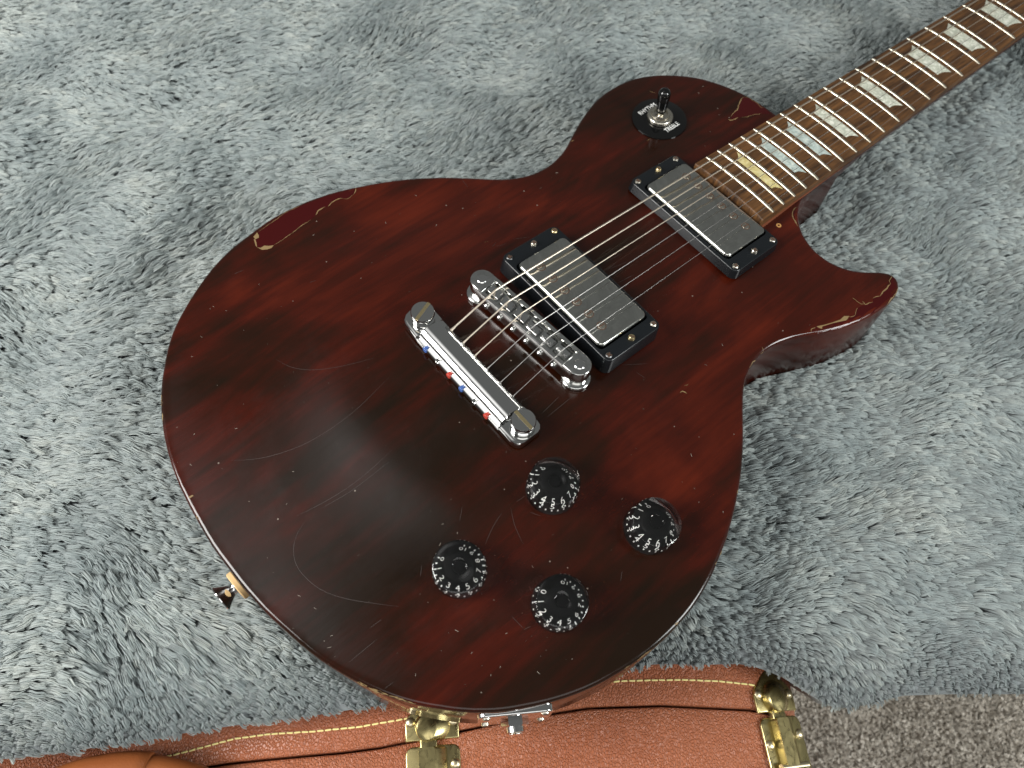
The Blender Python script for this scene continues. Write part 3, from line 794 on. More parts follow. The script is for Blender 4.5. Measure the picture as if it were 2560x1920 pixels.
def pickup(cx, ztp, cover_dx, cover_dy, rise, floor, pole_x, ring_mats, height_mats, label):
    base = box(-17, 17, -33, 33, -6, rise - 1.2)
    p = part('pickup', base.mesh('pickup_base', 'black', smooth=False), G, L((cx, 0, ztp)), (0, PT, 0))
    p['label'] = label
    mb = MB()
    o_out, o_in = rrect(41.5, 88.5, 4, 5), rrect(37.4, 70.4, 3.0, 5, (cover_dx, cover_dy))
    wide = [(x * 1.03, y * 1.015) for x, y in o_out]
    loops = [[(x, y, -floor) for x, y in wide]]
    for k in range(4):
        a = math.pi / 2 * k / 3
        loops.append([(x, y, -0.9 + 0.9 * math.sin(a)) for x, y in inset(o_out, 0.9 * (1 - math.cos(a)))])
    loops.append([(x, y, 0) for x, y in o_in])
    loops.append([(x, y, -floor) for x, y in o_in])
    mb.stack(loops, False, False)
    link('mounting_ring', mb.mesh('mounting_ring', 'black'), p)
    mb = MB()
    oc = rrect(35.8, 68.6, 3.2, 6, (cover_dx, cover_dy))
    loops = [[(x, y, -4) for x, y in oc]]
    for k in range(6):
        a = math.pi / 2 * k / 5
        loops.append([(x, y, rise - 1.5 + 1.5 * math.sin(a)) for x, y in inset(oc, 1.5 * (1 - math.cos(a)))])
    mb.stack(loops)
    link('cover', mb.mesh('cover', 'nickel'), p)
    hole = MB().lathe([(2.75, 0.0), (2.75, 0.06)], 20).mesh('pole_hole', 'slot')
    for k in range(6):
        link('pole_hole', hole, p, (pole_x + cover_dx, cover_dy + 24.6 - 9.84 * k, rise))
        link('pole_screw', S_POLE, p, (pole_x + cover_dx, cover_dy + 24.6 - 9.84 * k, rise - 0.25), (0, 0, R((-38, -28, -33, -30, -24, -27)[k] + 25)))
    for (sx, sy), s in zip(((-1, 1), (1, 1), (1, -1), (-1, -1)), ring_mats):
        link('ring_screw', s, p, (sx * 17.2, sy * 40.6, -0.3), (0, 0, random.uniform(0, 3)))
    for sy, s in zip((1, -1), height_mats):
        link('height_screw', s, p, (0.5, sy * 40, 0.0), (0, 0, R(60 * sy)))
    return p


pickup(42.4, 17.0, -0.2, -0.8, 2.6, 11, -8.6, (S_RING_D, S_RING_B, S_RING, S_RING_D), (S_HEIGHT, S_HEIGHT_B), 'humbucker pickup next to the bridge')
pickup(146.3, 7.8, 0.6, 0.2, 2.2, 6.5, 9.0, (S_RING, S_RING, S_RING, S_RING), (S_HEIGHT_B, S_HEIGHT), 'humbucker pickup next to the fretboard')

# ------------------------------------------------------------------ bridge
mb = MB()
zt = 23.2


def stadium(ln, w, n=10, taper=0.0):
    o = []
    for s in (1, -1):
        for k in range(n + 1):
            a = R(0 + 180 * k / n) if s > 0 else R(180 + 180 * k / n)
            o.append((w / 2 * math.cos(a), s * (ln / 2 - w / 2) + w / 2 * math.sin(a)))
    return o


st = stadium(86, 13.4)
# body with six windows: lower plate, two long walls, end blocks, dividers
lo = MB().slab(st, 11.5, 18.2, 0, 0.8)
mb.add(lo.v, lo.f)
for s in (1, -1):
    cap = [(x, y) for x, y in st if y * s > 30.6]
    e = [(6.7, 30.5 * s), (-6.7, 30.5 * s)]
    o = cap + ([(-6.7, 30.5), (6.7, 30.5)] if s > 0 else [(6.7, -30.5), (-6.7, -30.5)])
    b = MB().slab(o, 18.19, zt, 0.7)
    mb.add(b.v, b.f)
for x0, x1 in ((-6.7, -4.6), (4.4, 6.7)):
    b = box(x0, x1, -30.6, 30.6, 18.18, zt - 0.02, 0.5)
    mb.add(b.v, b.f)
for k in range(7):
    y = -30.3 + k * 10.1
    b = box(-4.7, 4.5, y - 0.7, y + 0.7, 18.17, zt - 1.1)
    mb.add(b.v, b.f)
BR = (4.5, 0.0)
BROT = (0, 0, R(4.2))
bridge = part('bridge', mb.mesh('bridge', 'chrome_worn', angle=40), G, L((BR[0], BR[1], 0)), BROT)
sad = MB()
sad.stack([[(-3.4, y, 18.3), (3.4, y, 18.3), (3.2, y, 21.5), (1.0, y, zz), (-0.6, y, zz), (-3.3, y, 21.8)] for y, zz in ((-4.1, 24.6), (-3.6, 25.4), (-0.5, 25.6), (-0.25, 25.1), (0.25, 25.1), (0.5, 25.6), (3.6, 25.4), (4.1, 24.6))])
sad_me = sad.mesh('saddle', 'chrome', angle=20)
sscrew = MB().lathe([(0.9, -9), (0.9, 0), (1.9, 0.1), (1.9, 1.0), (1.3, 1.7)], 16, (0, 0, 0), (-1, 0, 0)).mesh('saddle_screw', 'chrome_worn')
for k in range(6):
    y = 25.2 - 10.1 * k
    link('saddle', sad_me, bridge, (-0.9 + (0.6, 0.1, 0.5, -0.6, 0.0, 0.7)[k], y, (-0.2, 0.2, 0.4, 0.4, 0.2, -0.2)[k]), (0, 0, math.pi if k in (3, 4, 5) else 0))
    link('saddle_screw', sscrew, bridge, (-6.7, y, 16.2))
wheel = MB().lathe([(7.6, 0), (8.1, 0.4), (8.1, 2.6), (7.4, 3.1)], 56, knurl=0.03).mesh('thumbwheel', 'chrome_worn', angle=60)
post = MB().lathe([(3.0, 5.5), (3.0, 23.4), (2.6, 23.7)], 20).mesh('post', 'chrome')
for s in (1, -1):
    link('thumbwheel', wheel, bridge, (-0.6, 36.6 * s, 8.2))
    link('post', post, bridge, (0, 36.6 * s, 0))

# ------------------------------------------------------------------ tailpiece
def tail_prof(kind, x0, x1):
    """closed (x, z) profile with 24 points"""
    w = x1 - x0
    ts = np.linspace(0, 1, 22)
    if kind == 'mid':
        top = [(x0, 9.6), (x0, 12.6), (x0 + 0.4, 13.1), (x0 + 1.3, 13.3)]
        for t in ts:
            u = 1 - t
            bx = 3 * u * u * t * 0.02 + 3 * u * t * t * 0.52 + t ** 3
            bz = u ** 3 * 13.6 + 3 * u * u * t * 19.6 + 3 * u * t * t * 21.2 + t ** 3 * 15.2
            top.append((x0 + 1.4 + (w - 1.6) * bx, bz))
        top += [(x1, 14.2), (x1, 10.2)]
    else:
        zt_ = 14.6
        top = [(x0, 9.6), (x0, 12.6), (x0, 13.1), (x0 + 0.1, zt_ - 0.8)] + [(x0 + 0.3 + (w - 0.6) * t, zt_ - (0.35 if t in (0, 1) else 0)) for t in ts] + [(x1, zt_ - 0.9), (x1, 10.2)]
    return top


mb = MB()
loops = []
for y, kind, x0, x1 in ((-49.2, 'end', -41.5, -31), (-48.6, 'end', -43.6, -29.6), (-46.5, 'end', -45.2, -27.8), (-44, 'end', -45.8, -27.4), (-36.5, 'end', -45.8, -27.4), (-35.2, 'end', -45.8, -27.5),
                        (-34.0, 'mid', -45.8, -28.2), (-20, 'mid', -45.8, -28.2), (0, 'mid', -45.8, -28.2), (20, 'mid', -45.8, -28.2), (32.8, 'mid', -45.8, -28.2),
                        (34.2, 'end', -45.8, -27.5), (36.0, 'end', -45.8, -27.4), (44, 'end', -45.2, -27.4), (46.5, 'end', -44.2, -27.8), (48.6, 'end', -41.6, -30.0), (49.2, 'end', -39, -32)):
    loops.append([(x, y, z) for x, z in tail_prof(kind, x0, x1)])
mb.stack(loops)
tail = gm('tailpiece', mb, 'chrome', angle=24)
stud = MB().lathe([(5.0, 5), (5.0, 14.4), (6.2, 14.7), (6.3, 15.2), (5.0, 15.9), (5.0, 16.6), (6.3, 17.2), (6.5, 18.0), (6.5, 20.3), (6.1, 20.8)], 40).mesh('stud', 'chrome', angle=40)
slot = box(-6.3, 6.3, -0.95, 0.95, 20.4, 20.9)
slot_me = slot.mesh('stud_slot', 'screw_brass', smooth=False)
for y, a in ((41.3, R(60 - 40)), (-41.4, R(130 - 40))):
    o = part('stud', stud, tail, L((-35.2, y, 0)), (0, 0, a))
    o2 = part('stud_slot', slot_me, tail, L((-35.2, y, 0)), (0, 0, a))
for k in range(6):
    pass

# ------------------------------------------------------------------ strings
GA = (1.17, 0.92, 0.68, 0.46, 0.36, 0.28)
TAILY = (25.4, 15.2, 5.2, -5.0, -15.6, -25.9)
ball = MB().lathe([(0.7, -1.6), (1.4, -1.6), (1.7, -1.3), (1.7, 1.3), (1.4, 1.6), (0.7, 1.6)], 18, (0, 0, 0), (1, 0, 0))
BALLS = {c: ball.mesh('ball_end', mm) for c, mm in (('b', 'ball_blue'), ('s', 'chrome_worn'), ('r', 'ball_red'))}
for k in range(6):
    ys = 25.2 - 10.1 * k
    ca, sa = math.cos(BROT[2]), math.sin(BROT[2])
    sx = BR[0] - ys * sa + (-0.9 + (0.6, 0.1, 0.5, -0.6, 0.0, 0.7)[k]) * ca
    sz = 25.5 + (-0.2, 0.2, 0.4, 0.4, 0.2, -0.2)[k]
    yn = 17.8 - 7.12 * k
    nx = FB(628, yn, 1.2)
    hx = FB(690, yn * 1.5, -16)
    pts = [(-29.0, TAILY[k], 14.6), (-27.2, TAILY[k], 15.3), (sx - 1.2, ys, sz - 0.35), (sx, ys, sz), (sx + 1.0, ys - (ys - yn) / 628, sz)]
    for t in (0.25, 0.5, 0.75, 1.0):
        pts.append((sx + (nx[0] - sx) * t, ys + (yn - ys) * t, sz + (nx[2] - sz) * t))
    pts.append(hx)
    mb = MB().tube(pts, GA[k] / 2 * 1.06, 8)
    if k < 3:
        pass
    # twisted wrap where the string leaves the tailpiece
    tw = MB().tube([(-28.6, TAILY[k], 14.8), (-27.0, TAILY[k], 15.4), (-25.2, TAILY[k] + (ys - TAILY[k]) * 0.1, 16.1)], lambda t: GA[k] * 0.85 * (1 - 0.4 * t), 8)
    mb.add(tw.v, tw.f)
    s = gm('string', mb, 'string_wound' if k < 3 else 'string_plain', angle=80)
    part('ball_end', BALLS['bsrbsr'[k]], s, L((-45.0, (25.7, 15.8, 5.6, -4.7, -14.9, -24.9)[k], 12.1)))

# ------------------------------------------------------------------ speed knobs
acr = MB().lathe([(12.7, 0.0), (13.2, 0.3), (13.2, 0.9), (12.35, 12.6), (12.1, 13.2), (11.5, 13.5), (9, 13.42), (6, 13.2), (4.2, 13.0), (3.4, 12.7), (3.1, 12.0), (2.9, 11.6)], 64)
core = MB().lathe([(12.2, 0.05), (12.2, 0.4), (7.4, 9.6), (6.4, 10.4), (3.0, 10.6)], 48)
acr_me, core_me = acr.mesh('knob', 'acrylic', angle=40), core.mesh('knob_core', 'knob_core', angle=40)
dim = MB().lathe([(3.0, 10.7), (2.9, 11.5), (0.5, 11.5)], 24, knurl=0.08).mesh('knob_socket', 'knob_core', angle=50)


def cone_map(v, ang, out):
    r0, z0 = 9.1, 6.35
    o = []
    for u, w in v:
        r = r0 - w * 0.4626
        zz = z0 + w * 0.8866
        a = ang + u / r0
        o.append(((r + out * 0.89) * math.cos(a), (r + out * 0.89) * math.sin(a), zz + out * 0.45))
    return o


def numerals():
    mb = MB()
    for k in range(11):
        a = R(28.6 * k)
        v, f = text_polys(str(k), 4.5)
        v = [(x * 0.95, y * 1.25) for x, y in v]
        mb.add(cone_map(v, a, 0.1), f)
        for h in ((0, 1.1), (0.5, 1.1)) if k < 10 else ((0, 1.1),):
            aa = R(28.6 * (k + h[0]))
            mb.add(cone_map([(-0.27, -3.9), (0.27, -3.9), (0.27, -2.5), (-0.27, -2.5)], aa, 0.1), [(0, 1, 2, 3)])
    return mb.mesh('numerals', 'white_print', smooth=False)


num_me = numerals()
for (x, y, ang), lab in zip(((-45.2, -75.4, 124), (-19.6, -119.9, 106), (-105.1, -77.5, 153), (-79.1, -118.7, 151)),
                       ('black numbered knob nearest the tailpiece', 'black numbered knob nearest the waist', 'black numbered knob nearest the body end', 'black numbered knob nearest the jack plate')):
    q = np.array([[x, y], [x + 6, y], [x, y + 6]])
    zz = ztop(q)
    tilt = (math.atan2(zz[2] - zz[0], 6), -math.atan2(zz[1] - zz[0], 6), 0)
    kn = part('knob', acr_me, G, L((x, y, float(zz[0]) + 0.7)), tilt)
    kn['label'] = lab
    c = link('knob_core', core_me, kn)
    link('numerals', num_me, kn, (0, 0, 0), (0, 0, R(ang - 40.4)))
    link('knob_socket', dim, kn)
    link('shaft', MB().lathe([(3.2, -6), (3.2, 0.04)], 16).mesh('shaft', 'screw'), kn)

# ------------------------------------------------------------------ toggle switch
TX, TY = 184.5, 74.5
tz = float(ztop([(TX, TY)])[0])
nut = MB().lathe([(8.0, 1.4), (8.6, 1.9), (8.6, 4.2), (7.9, 4.8), (6.3, 5.0), (6.0, 6.2), (4.6, 6.4), (4.4, 5.2)], 64, knurl=0.035)
tg = part('toggle_switch', nut.mesh('toggle_switch', 'screw', angle=50), G, L((TX, TY, tz)))
link('washer', MB().lathe([(18.0, 0.1), (18.2, 0.5), (18.0, 1.2), (17.6, 1.4)], 64).mesh('washer', 'black_gloss'), tg)
link('lever', MB().lathe([(2.2, 3), (2.1, 9)], 16).mesh('lever', 'screw'), tg)
link('tip', MB().lathe([(3.0, 7.6), (3.3, 8.0), (3.5, 12), (3.9, 17), (4.1, 20.5), (3.9, 22.6), (3.2, 24.2), (2.0, 25.2), (0.6, 25.6)], 28).mesh('tip', 'black_gloss', angle=60), tg, (0, 0, 0), (R(-2), R(-2), 0))
mb = MB()
for s, (tx, ty) in (('RHYTHM', (184.4 - TX - 0.4, 10.9)), ('TREBLE', (0.9, -10.6))):
    v, f = text_polys(s, 4.3)
    mb.add([(x * 0.86 + tx, y * 1.12 + ty, 1.46) for x, y in v], f)
link('lettering', mb.mesh('lettering', 'white_print', smooth=False), tg)

# ------------------------------------------------------------------ strap button and jack plate
sb = MB().lathe([(4.0, 3.0), (3.4, 3.6), (3.2, 5.0), (4.2, 7.2), (6.4, 10.2), (7.6, 11.6), (7.5, 12.1), (5.5, 12.4)], 36, (0, 0, 0), (-1, -0.05, 0))
button = part('strap_button', sb.mesh('strap_button', 'chrome', angle=50), G, L((-188.4, -5.6, -25)))
link('felt_washer', MB().lathe([(7.4, 0.0), (7.9, 0.5), (7.9, 2.6), (7.2, 3.2)], 28, (0, 0, 0), (-1, -0.05, 0)).mesh('felt_washer', 'felt'), button)

jt = math.atan2(-19.5, 28)
mb = MB().slab(rrect(35, 35, 4, 5), -1.5, 1.6, 0.7)
jp = part('jack_plate', mb.mesh('jack_plate', 'chrome'), G, L((-123.6, -141.2, -24.5)), (R(90), 0, jt))
link('jack_nut', MB().lathe([(6.6, 1.5), (6.6, 4.6), (5.6, 5.2), (4.2, 5.2)], 6).mesh('jack_nut', 'chrome', smooth=False), jp)
link('jack_barrel', MB().lathe([(4.2, 1.5), (4.2, 7.6), (3.4, 8.0), (3.2, 2.0)], 24).mesh('jack_barrel', 'chrome_worn'), jp)
for sx in (-1, 1):
    for sy in (-1, 1):
        link('plate_screw', S_RING, jp, (sx * 13.6, sy * 13.6, 1.4), (0, 0, random.uniform(0, 3)))

# ================================================================== the case, standing on its hinge side with latches up
CX = np.array([-900, -860, -820, -640, -520, -430, -360, -320, -290, -250, -220, -195, -170, -150, -130, -110, -90, -70, -40, 0, 40, 80, 126], float)
CZ = np.array([-330, -250, -215, -205, -190, -160, -120, -103, -98, -97, -98, -98, -95, -91, -86, -82, -79, -77, -75.5, -75, -75, -75.5, -77], float)
FLOOR = -455.0


def case_outline():
    top = [(x, z) for x, z in zip(CX, CZ)]
    endp = [(126 + 44 * math.sin(a), -77 - 65 + 65 * math.cos(a)) for a in np.linspace(0, math.pi / 2, 16)[1:]]
    endp += [(170, -175), (169.5, -240), (169, -290), (168, -330)]
    endp += [(116 + 52 * math.cos(a), -345 - 108 * math.sin(a)) for a in np.linspace(0.1, math.pi / 2, 8)]
    bot = [(40, FLOOR + 1), (-80, FLOOR + 1), (-190, FLOOR + 18), (-290, FLOOR + 5), (-360, -420), (-430, -390), (-520, -360), (-640, -350), (-820, -345), (-860, -335)]
    return (top + endp + bot)[::-1]


CO = case_outline()[::-1]
co = np.array(CO)
ins_ref = [tuple(p) for p in co]


def yseam(x):
    return float(np.interp(x, [-900, -300, -200, -160, -123, -81, -55, -37, -20, 19, 44, 77, 104, 130, 150, 160, 170], [-222, -220, -213, -206, -203, -200, -196, -192, -188, -181, -178, -177, -177, -179, -181.5, -184.5, -189]))


def ystitch(x):
    return float(np.interp(x, [-900, -260, -183, -149, -130, -106, -82, -57, 0, 57, 72, 92, 112, 129, 147, 158, 170], [-209, -209, -201, -193, -191, -190, -188, -184, -174, -164.5, -164, -163.5, -164, -165.5, -168, -170.5, -176]))


def cinset(d):
    area2 = (co[:, 0] * np.roll(co[:, 1], -1) - np.roll(co[:, 0], -1) * co[:, 1]).sum()
    return inset(CO, d if area2 > 0 else -d)


case = bpy.data.objects.new('guitar_case', None)
COL.objects.link(case)
case.location = (-0.2, -0.2, FLOOR / 1000)
case['label'] = 'brown leather guitar case with brass latches standing against the blanket'
case['category'] = 'guitar case'


def cpart(name, me, parent=None):
    o = link(name, me, parent or case)
    if parent is None:
        o.location = (0.2, 0.2, -FLOOR / 1000)
    return o


def case_half(name, rows):
    """rows: (function of x giving y, inset)"""
    loops = []
    for fy, d in rows:
        loops.append([(x, fy(x), z) for x, z in cinset(d)])
    return MB().stack(loops).mesh(name, 'leather', angle=50)


lid = cpart('lid', case_half('lid', [(lambda x: yseam(x) + 52, 14), (lambda x: yseam(x) + 47, 5), (lambda x: yseam(x) + 40, 1.5), (lambda x: yseam(x) + 30, 0.2), (lambda x: yseam(x) + 20, 0.0),
                                     (lambda x: yseam(x) + 10, 0.0), (lambda x: yseam(x) + 2.2, 0.0), (lambda x: yseam(x) + 1.2, 0.5), (lambda x: yseam(x) + 0.8, 1.6), (lambda x: yseam(x) + 0.8, 8.0)]))
base = cpart('base', case_half('base', [(lambda x: yseam(x) - 0.4, 8.0), (lambda x: yseam(x) - 0.4, 1.4), (lambda x: yseam(x) - 0.8, 0.5), (lambda x: yseam(x) - 1.8, 0.0), (lambda x: yseam(x) - 10, -0.4), (lambda x: yseam(x) - 40, -0.6),
                                        (lambda x: yseam(x) - 62, 0.5), (lambda x: yseam(x) - 72, 4), (lambda x: yseam(x) - 77, 14)]))


def ctop(x):
    """height of the case's upper side at x"""
    if x > 126:
        return -142 + 65 * math.sqrt(max(0, 1 - ((x - 126) / 44) ** 2))
    return float(np.interp(x, CX, CZ))


def ctan(x):
    a, b = min(x + 0.6, 169.9), x - 0.6
    return math.atan2(ctop(a) - ctop(b), a - b)


st_me = MB().slab(rrect(3.6, 0.95, 0.45, 3), -0.3, 0.45, 0.3).mesh('stitch', 'thread')
x = -192.0
while x < 168.5:
    y0, y1 = ystitch(x), ystitch(x + 1)
    a = ctan(x)
    o = link('stitch', st_me, lid, (x, y0, ctop(x) + 0.05), (0, -a, math.atan2(y1 - y0, 1) + random.uniform(-0.06, 0.06)))
    x += 4.15 * math.cos(a) + random.uniform(-0.15, 0.15)


def latch(x, y, z, ang, tilt, label, lever):
    """draw latch: local x across, local y away from the camera (lid side), z out of the case"""
    o = link('latch', MB().slab(rrect(28.5, 34, 4, 4, (0, -22.5)), -0.2, 1.3, 0.8).mesh('latch_plate', 'brass'), case, (x + 200, y + 200, z - FLOOR), (0, tilt, ang))
    o['label'] = label
    hasp = [(-14, -3), (14, -3), (14.3, 6), (12.5, 9.5), (6, 16), (3, 18.5), (-3, 18.5), (-6, 16), (-12.5, 9.5), (-14.3, 6)]
    link('hasp_plate', MB().slab(hasp[::1], -0.2, 1.4, 0.9).mesh('hasp_plate', 'brass'), o)
    hood = MB()
    loops = []
    for zz, w, l, ox, oy in ((0.6, 9.6, 9.4, 0.6, 4.6), (2.6, 8.8, 8.6, 0.0, 4.2), (4.6, 7.0, 7.4, -1.6, 3.4), (5.8, 5.6, 6.6, -2.6, 2.8), (6.3, 4.9, 6.0, -2.9, 2.6)):
        loops.append([(ox + w * math.cos(2 * math.pi * k / 28), max(-3.4 + 0.05 * zz, oy + l * math.sin(2 * math.pi * k / 28)), zz) for k in range(28)])
    hood.stack(loops)
    link('hood', hood.mesh('hood', 'brass', angle=50), o)
    arm = MB()
    arm.stack([[(x_, y_, zz) for x_, y_ in rrect(w, 24, 1.2, 3, (ox, -18.5))] for zz, w, ox in ((1.0, 14.6, 0.0), (2.2, 14.0, -0.3), (5.6, 9.4, -2.6), (6.3, 8.4, -3.0))])
    link('lever', arm.mesh('lever', 'brass'), o)
    tongue = MB().slab(rrect(9, 8, 1, 2, (-2.0, -6)), 0.6, 4.0, 0.8)
    link('tongue', tongue.mesh('tongue', 'brass'), o)
    riv = MB().lathe([(2.6, 0.9), (2.6, 1.5), (2.1, 2.2), (1.0, 2.7)], 18).mesh('rivet', 'rivet')
    for rx, ry in ((-11.2, 6.5), (11.0, 5.8), (-11.2, -19), (11.2, -15)):
        link('rivet', riv, o, (rx, ry, 0))
    pin = MB().lathe([(1.8, -9.4), (1.8, 9.4)], 14, (-1.5, -30.5, 4.6), (1, 0, 0))
    link('hinge_pin', pin.mesh('hinge_pin', 'rivet'), o)
    hang = MB().slab(rrect(13.5, 30, 2, 3, (-1.5, -46)), 3.2, 5.4, 0.7)
    if lever:
        hang.v = [(vx, -30.5 + (vy + 30.5) * 0.72, vz - (vy + 30.5) * 0.62) for vx, vy, vz in hang.v]
        ringp = [(-1.5 + 4.4 * math.cos(a), -44 + 3.6 * math.sin(a), 17 + 4.5 * math.sin(a)) for a in np.linspace(0, 2 * math.pi, 20)]
        link('lever_loop', MB().tube(ringp, 1.1, 8).mesh('lever_loop', 'brass'), o)
    link('thumb_lever', hang.mesh('thumb_lever', 'brass'), o)
    return o


latch(-43.0, -191.5, -76.0, R(5), 0, 'closed brass latch beside the guitar jack plate', False)
latch(143.5, -176.0, ctop(143.5) + 0.4, R(7), -ctan(143.5) * 0.75, 'brass latch on the rounded end of the case', True)

hp = []
for t in np.linspace(0, 1, 28):
    x = -262 + 138 * t
    s = math.sin(math.pi * t)
    hp.append((x, -252 + 39.0 * s ** 0.45, -96 + 20 * s ** 0.5))
kj = 15
mb = MB().tube(hp[:kj + 1] + [tuple(np.array(hp[kj]) + (np.array(hp[kj + 1]) - np.array(hp[kj])) * 0.05)], lambda t: 7.5 + 5.6 * math.sin(math.pi * min(1, t * kj / 27)) ** 0.5 - (0.9 if t == 1 else 0), 24)
handle = cpart('handle', mb.mesh('handle', 'leather_smooth', angle=70))
mb = MB().tube(hp[kj:], lambda t: 7.4 + 4.4 * math.sin(math.pi * (kj + t * (27 - kj)) / 27) ** 0.5, 24)
cpart('handle_end', mb.mesh('handle_end', 'leather_smooth', angle=70), handle)
for q in (0, 27):
    cpart('handle_mount', MB().lathe([(9, -14), (9.5, -1), (8.5, 3)], 20, hp[q]).mesh('handle_mount', 'brass'))

# ================================================================== blanket
def yedge(x):
    e = np.interp(x, [-500, -340, -253, -216, -174, -132, -104, -80, -20, 30, 64, 75, 99, 121, 131, 146, 156, 166, 178, 192, 206, 239, 274, 350, 600],
                  [-222, -214, -205, -200.5, -194, -187.5, -184, -180.5, -172, -164, -159.3, -157.4, -157.8, -157, -158.5, -164, -172, -178, -179, -176, -172.5, -171.5, -171, -170, -168])
    return e


def sfbm(x, y, s, seed):
    """cheap smooth noise, about -1..1"""
    r = np.random.default_rng(seed)
    o = 0 * x
    for k in range(7):
        a, p = r.uniform(0, 2 * math.pi), r.uniform(0, 2 * math.pi)
        fr = r.uniform(0.6, 1.9) / s
        o = o + np.sin((x * math.cos(a) + y * math.sin(a)) * fr * 2 * math.pi + p + 1.3 * np.sin((x * math.sin(a) - y * math.cos(a)) * fr * 4 + p * 2))
    return o / 3.2


CT, ST = math.cos(R(40.393)), math.sin(R(40.393))


def zback(x, y):
    u, v = CT * x + ST * y, -ST * x + CT * y
    q = np.c_[np.ravel(u), np.ravel(v)]
    d = dist_out(q).reshape(np.shape(x))
    ins = inside(q).reshape(np.shape(x))
    d = np.where(ins, 0, d)
    und = 3.6 * sfbm(x, y, 190, 3) + 1.8 * sfbm(x, y, 85, 5)
    z = -52.5 + und * np.clip(d / 60, 0, 1)
    e = y - yedge(x)
    oncase = 1 / (1 + np.exp((x - 160) / 4))
    z = z - (9 + 2 * (1 - oncase)) * np.clip(1 - e / 34, 0, 1) ** 2
    return z


xs = np.arange(-560, 620, 8.0)
rows = []
es = list(np.r_[0, 3, 6, 10, 15, 20, 26, 32, np.arange(40, 640, 10)])
vs, fs = [], []
# front: hem / drape down behind the case, then the lying part
drape = [(110, FLOOR + 4), (96, -400), (76, -320), (55, -240), (34, -170), (18, -120), (10.0, -98), (4.0, -84)]
for dy, zz in drape:
    vs += [(x, yedge(x) + (dy if x > 164 else 50 + dy * 0.6), zz) if zz < -90 else (x, yedge(x) + (dy if x > 164 else 6), zz if x > 164 else float(zback(np.array([x]), np.array([yedge(x) + 6]))[0]) - 6 - (0 if zz > -90 else 1)) for x in xs]
for e in es:
    ye = yedge(xs) + e
    vs += list(zip(xs, ye, zback(xs, ye) - (1.5 if e == 0 else 0)))
nr = len(drape) + len(es)
nx_ = len(xs)
for j in range(nr - 1):
    for i in range(nx_ - 1):
        fs.append((j * nx_ + i, j * nx_ + i + 1, (j + 1) * nx_ + i + 1, (j + 1) * nx_ + i))
blanket = link('fur_blanket', make('fur_blanket', vs, fs, 'fur_back', angle=80))
blanket['label'] = 'shaggy grey faux fur blanket spread under the guitar'
blanket['category'] = 'blanket'


def curves(name, pos, radius, tone, material, parent):
    n, k = pos.shape[:2]
    hc = bpy.data.hair_curves.new(name)
    hc.add_curves([k] * n)
    hc.attributes['position'].data.foreach_set('vector', (pos / 1000).astype(np.float32).ravel())
    ra = hc.attributes.get('radius') or hc.attributes.new('radius', 'FLOAT', 'POINT')
    ra.data.foreach_set('value', (radius / 1000).astype(np.float32).ravel())
    tn = hc.attributes.new('tone', 'FLOAT', 'CURVE')
    tn.data.foreach_set('value', tone.astype(np.float32).ravel())
    hc.materials.append(M[material])
    o = link(name, hc, parent)
    o['kind'] = 'stuff'
    return o


def in_view(p, marg):
    c = np.array([-23.35, -232.68, 392.7])
    q = (p - c) @ np.array([right, down, fwd]).T
    px, py = 2060 * q[:, 0] / q[:, 2], 2060 * q[:, 1] / q[:, 2]
    return (np.abs(px) < 1280 + marg) & (np.abs(py) < 960 + marg)


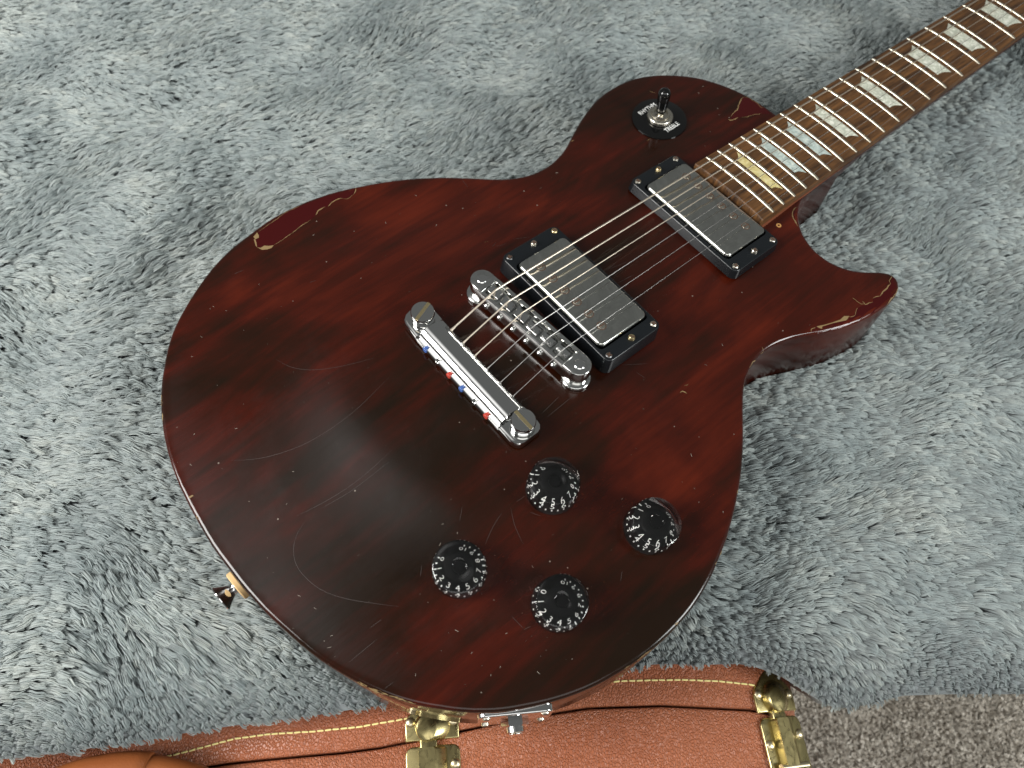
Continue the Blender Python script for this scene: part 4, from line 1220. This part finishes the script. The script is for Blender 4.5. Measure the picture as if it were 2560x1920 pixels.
def build_fur(sp, F, wide, name, seen):
    """seen: the part in and near the picture; the rest of the blanket gets sparser, thicker strands"""
    gx, gy = np.meshgrid(np.arange(-556, 612, sp), np.arange(-225, 458, sp))
    gx[::2] += sp / 2
    x = gx.ravel() + RNG.uniform(-1, 1, gx.size) * 1.0
    y = gy.ravel() + RNG.uniform(-1, 1, gx.size) * 1.0
    e = y - yedge(x)
    k = e > 0.5
    x, y = x[k], y[k]
    u, v = CT * x + ST * y, -ST * x + CT * y
    q = np.c_[u, v]
    k = ~(inside(q) & (dist_out(q) > 14))
    x, y = x[k], y[k]
    z = zback(x, y)
    p = np.c_[x, y, z]
    k = in_view(p, 150) == seen
    p = p[k]
    x, y, z = p.T
    n = len(p)
    u, v = CT * x + ST * y, -ST * x + CT * y
    q = np.c_[u, v]
    dg = np.where(inside(q), 0, dist_out(q))
    # nap direction: a calm base that turns over the blanket, swirls, and a little scatter
    basea = np.interp(y, [-220, -150, -60, 60, 200, 400], [-34, -24, -4, 12, 18, 20])
    basea = basea + np.interp(x, [-400, -200, 0, 400], [-8, 2, 4, 4])
    ang = basea + 24 * sfbm(x, y, 210, 21) + 15 * sfbm(x, y, 75, 22) + 6 * sfbm(x, y, 30, 23) + RNG.normal(0, 6, n)
    ang = np.radians(ang)
    lean = np.clip(0.5 + 0.35 * sfbm(x, y, 120, 31) + 0.22 * sfbm(x, y, 40, 32) + RNG.normal(0, 0.10, n), 0, 1.15)  # 0 upright .. 1 flat
    e = y - yedge(x)
    near = np.clip(1 - e / 40, 0, 1)
    ln = 13.5 + 1.2 * sfbm(x, y, 60, 33) + RNG.normal(0, 1.0, n)
    ln = ln * (1 - 0.68 * near)
    H = ln * (0.70 + 0.26 * lean)
    Z = ln * (0.58 - 0.18 * lean)
    tone_t = np.clip(0.48 + 0.17 * sfbm(x, y, 110, 41) + 0.12 * sfbm(x, y, 26, 42) + RNG.normal(0, 0.10, n), 0, 1)
    prof_u = np.array([0.0, 0.14, 0.42, 0.72, 1.0])
    prof_z = np.array([0.0, 0.50, 0.90, 1.0, 0.90])
    sd = np.c_[-np.sin(ang), np.cos(ang)]
    fd = np.c_[np.cos(ang), np.sin(ang)]
    lat = RNG.uniform(-1.55, 1.55, (n, F)) * wide
    lon = RNG.normal(0, 0.35, (n, F))
    hz = RNG.normal(0, 0.3, (n, F)) + RNG.normal(0, 0.75, (n, 1))
    lf = 1 + RNG.normal(0, 0.035, (n, F))
    spread = 1.0 + 0.10 * RNG.normal(0, 1, (n, 1))
    pos = np.zeros((n, F, 5, 3))
    for j in range(5):
        w = lat * (1 + (spread - 1) * prof_u[j] - 0.12 * prof_u[j])
        a = H[:, None] * lf * prof_u[j] + lon * prof_u[j]
        curl = 0.3 * RNG.normal(0, 1, (n, 1)) * prof_u[j] ** 2 * 2
        w = w + curl
        pos[:, :, j, 0] = x[:, None] + fd[:, :1] * a + sd[:, :1] * w
        pos[:, :, j, 1] = y[:, None] + fd[:, 1:] * a + sd[:, 1:] * w
        drop = near[:, None] * 5 * prof_u[j] ** 2
        pos[:, :, j, 2] = z[:, None] + (Z[:, None] + hz) * prof_z[j] - drop
    # keep the pile out of the guitar: flatten where it meets the side
    pp = pos.reshape(-1, 3)
    uu, vv = CT * pp[:, 0] + ST * pp[:, 1], -ST * pp[:, 0] + CT * pp[:, 1]
    nearg = np.repeat(dg < 40, F * 5)
    qq = np.c_[uu, vv]
    ins = np.zeros(len(qq), bool)
    ins[nearg] = inside(qq[nearg])
    pp[:, 2] = np.where(ins & (pp[:, 2] > -51), -51 + 0.2 * (pp[:, 2] + 51) * 0, pp[:, 2])
    tone = np.clip(np.repeat(tone_t[:, None], F, 1) + RNG.normal(0, 0.10, (n, F)), 0, 1)
    rad = np.broadcast_to(np.array([0.14, 0.16, 0.165, 0.155, 0.14]) * wide ** 1.4, (n, F, 5))
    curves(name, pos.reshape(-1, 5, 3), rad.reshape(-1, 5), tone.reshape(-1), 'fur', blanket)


build_fur(2.75, 14, 1.0, 'fur_pile', True)
build_fur(5.4, 8, 2.0, 'fur_pile', False)

# ================================================================== carpet
xs = np.linspace(-1600, 1600, 5)
vs = [(x, y, FLOOR) for y in (-1200, -600, 0, 600, 1200) for x in xs]
fs = [(j * 5 + i, j * 5 + i + 1, j * 5 + 6 + i, j * 5 + 5 + i) for j in range(4) for i in range(4)]
carpet = link('carpet', make('carpet', vs, fs, 'carpet', smooth=False))
carpet['kind'] = 'structure'
carpet['label'] = 'speckled grey brown cut pile carpet on the floor'


def build_carpet():
    sp = 2.0
    gx, gy = np.meshgrid(np.arange(110, 600, sp), np.arange(-290, -90, sp))
    x = gx.ravel() + RNG.uniform(-1.4, 1.4, gx.size)
    y = gy.ravel() + RNG.uniform(-1.4, 1.4, gx.size)
    n, F = len(x), 5
    tone_t = np.clip(0.45 + 0.1 * sfbm(x, y, 60, 61) + RNG.normal(0, 0.24, n), 0, 1)
    pos = np.zeros((n, F, 3, 3))
    lx, ly = RNG.normal(0, 2.2, n), RNG.normal(0, 2.2, n)
    for f in range(F):
        dx, dy = RNG.uniform(-1.1, 1.1, n), RNG.uniform(-1.1, 1.1, n)
        for j, t in enumerate((0, 0.6, 1)):
            pos[:, f, j] = np.c_[x + dx * (0.5 + 0.6 * t) + lx * t, y + dy * (0.5 + 0.6 * t) + ly * t, FLOOR + 2.8 * t + RNG.normal(0, 0.4, n) * t]
    rad = np.broadcast_to(np.array([0.5, 0.55, 0.45]), (n * F, 3))
    tone = np.clip(np.repeat(tone_t[:, None], F, 1) + RNG.normal(0, 0.07, (n, F)), 0, 1).ravel()
    curves('carpet_pile', pos.reshape(-1, 3, 3), rad, tone, 'carpet_pile', carpet)


build_carpet()
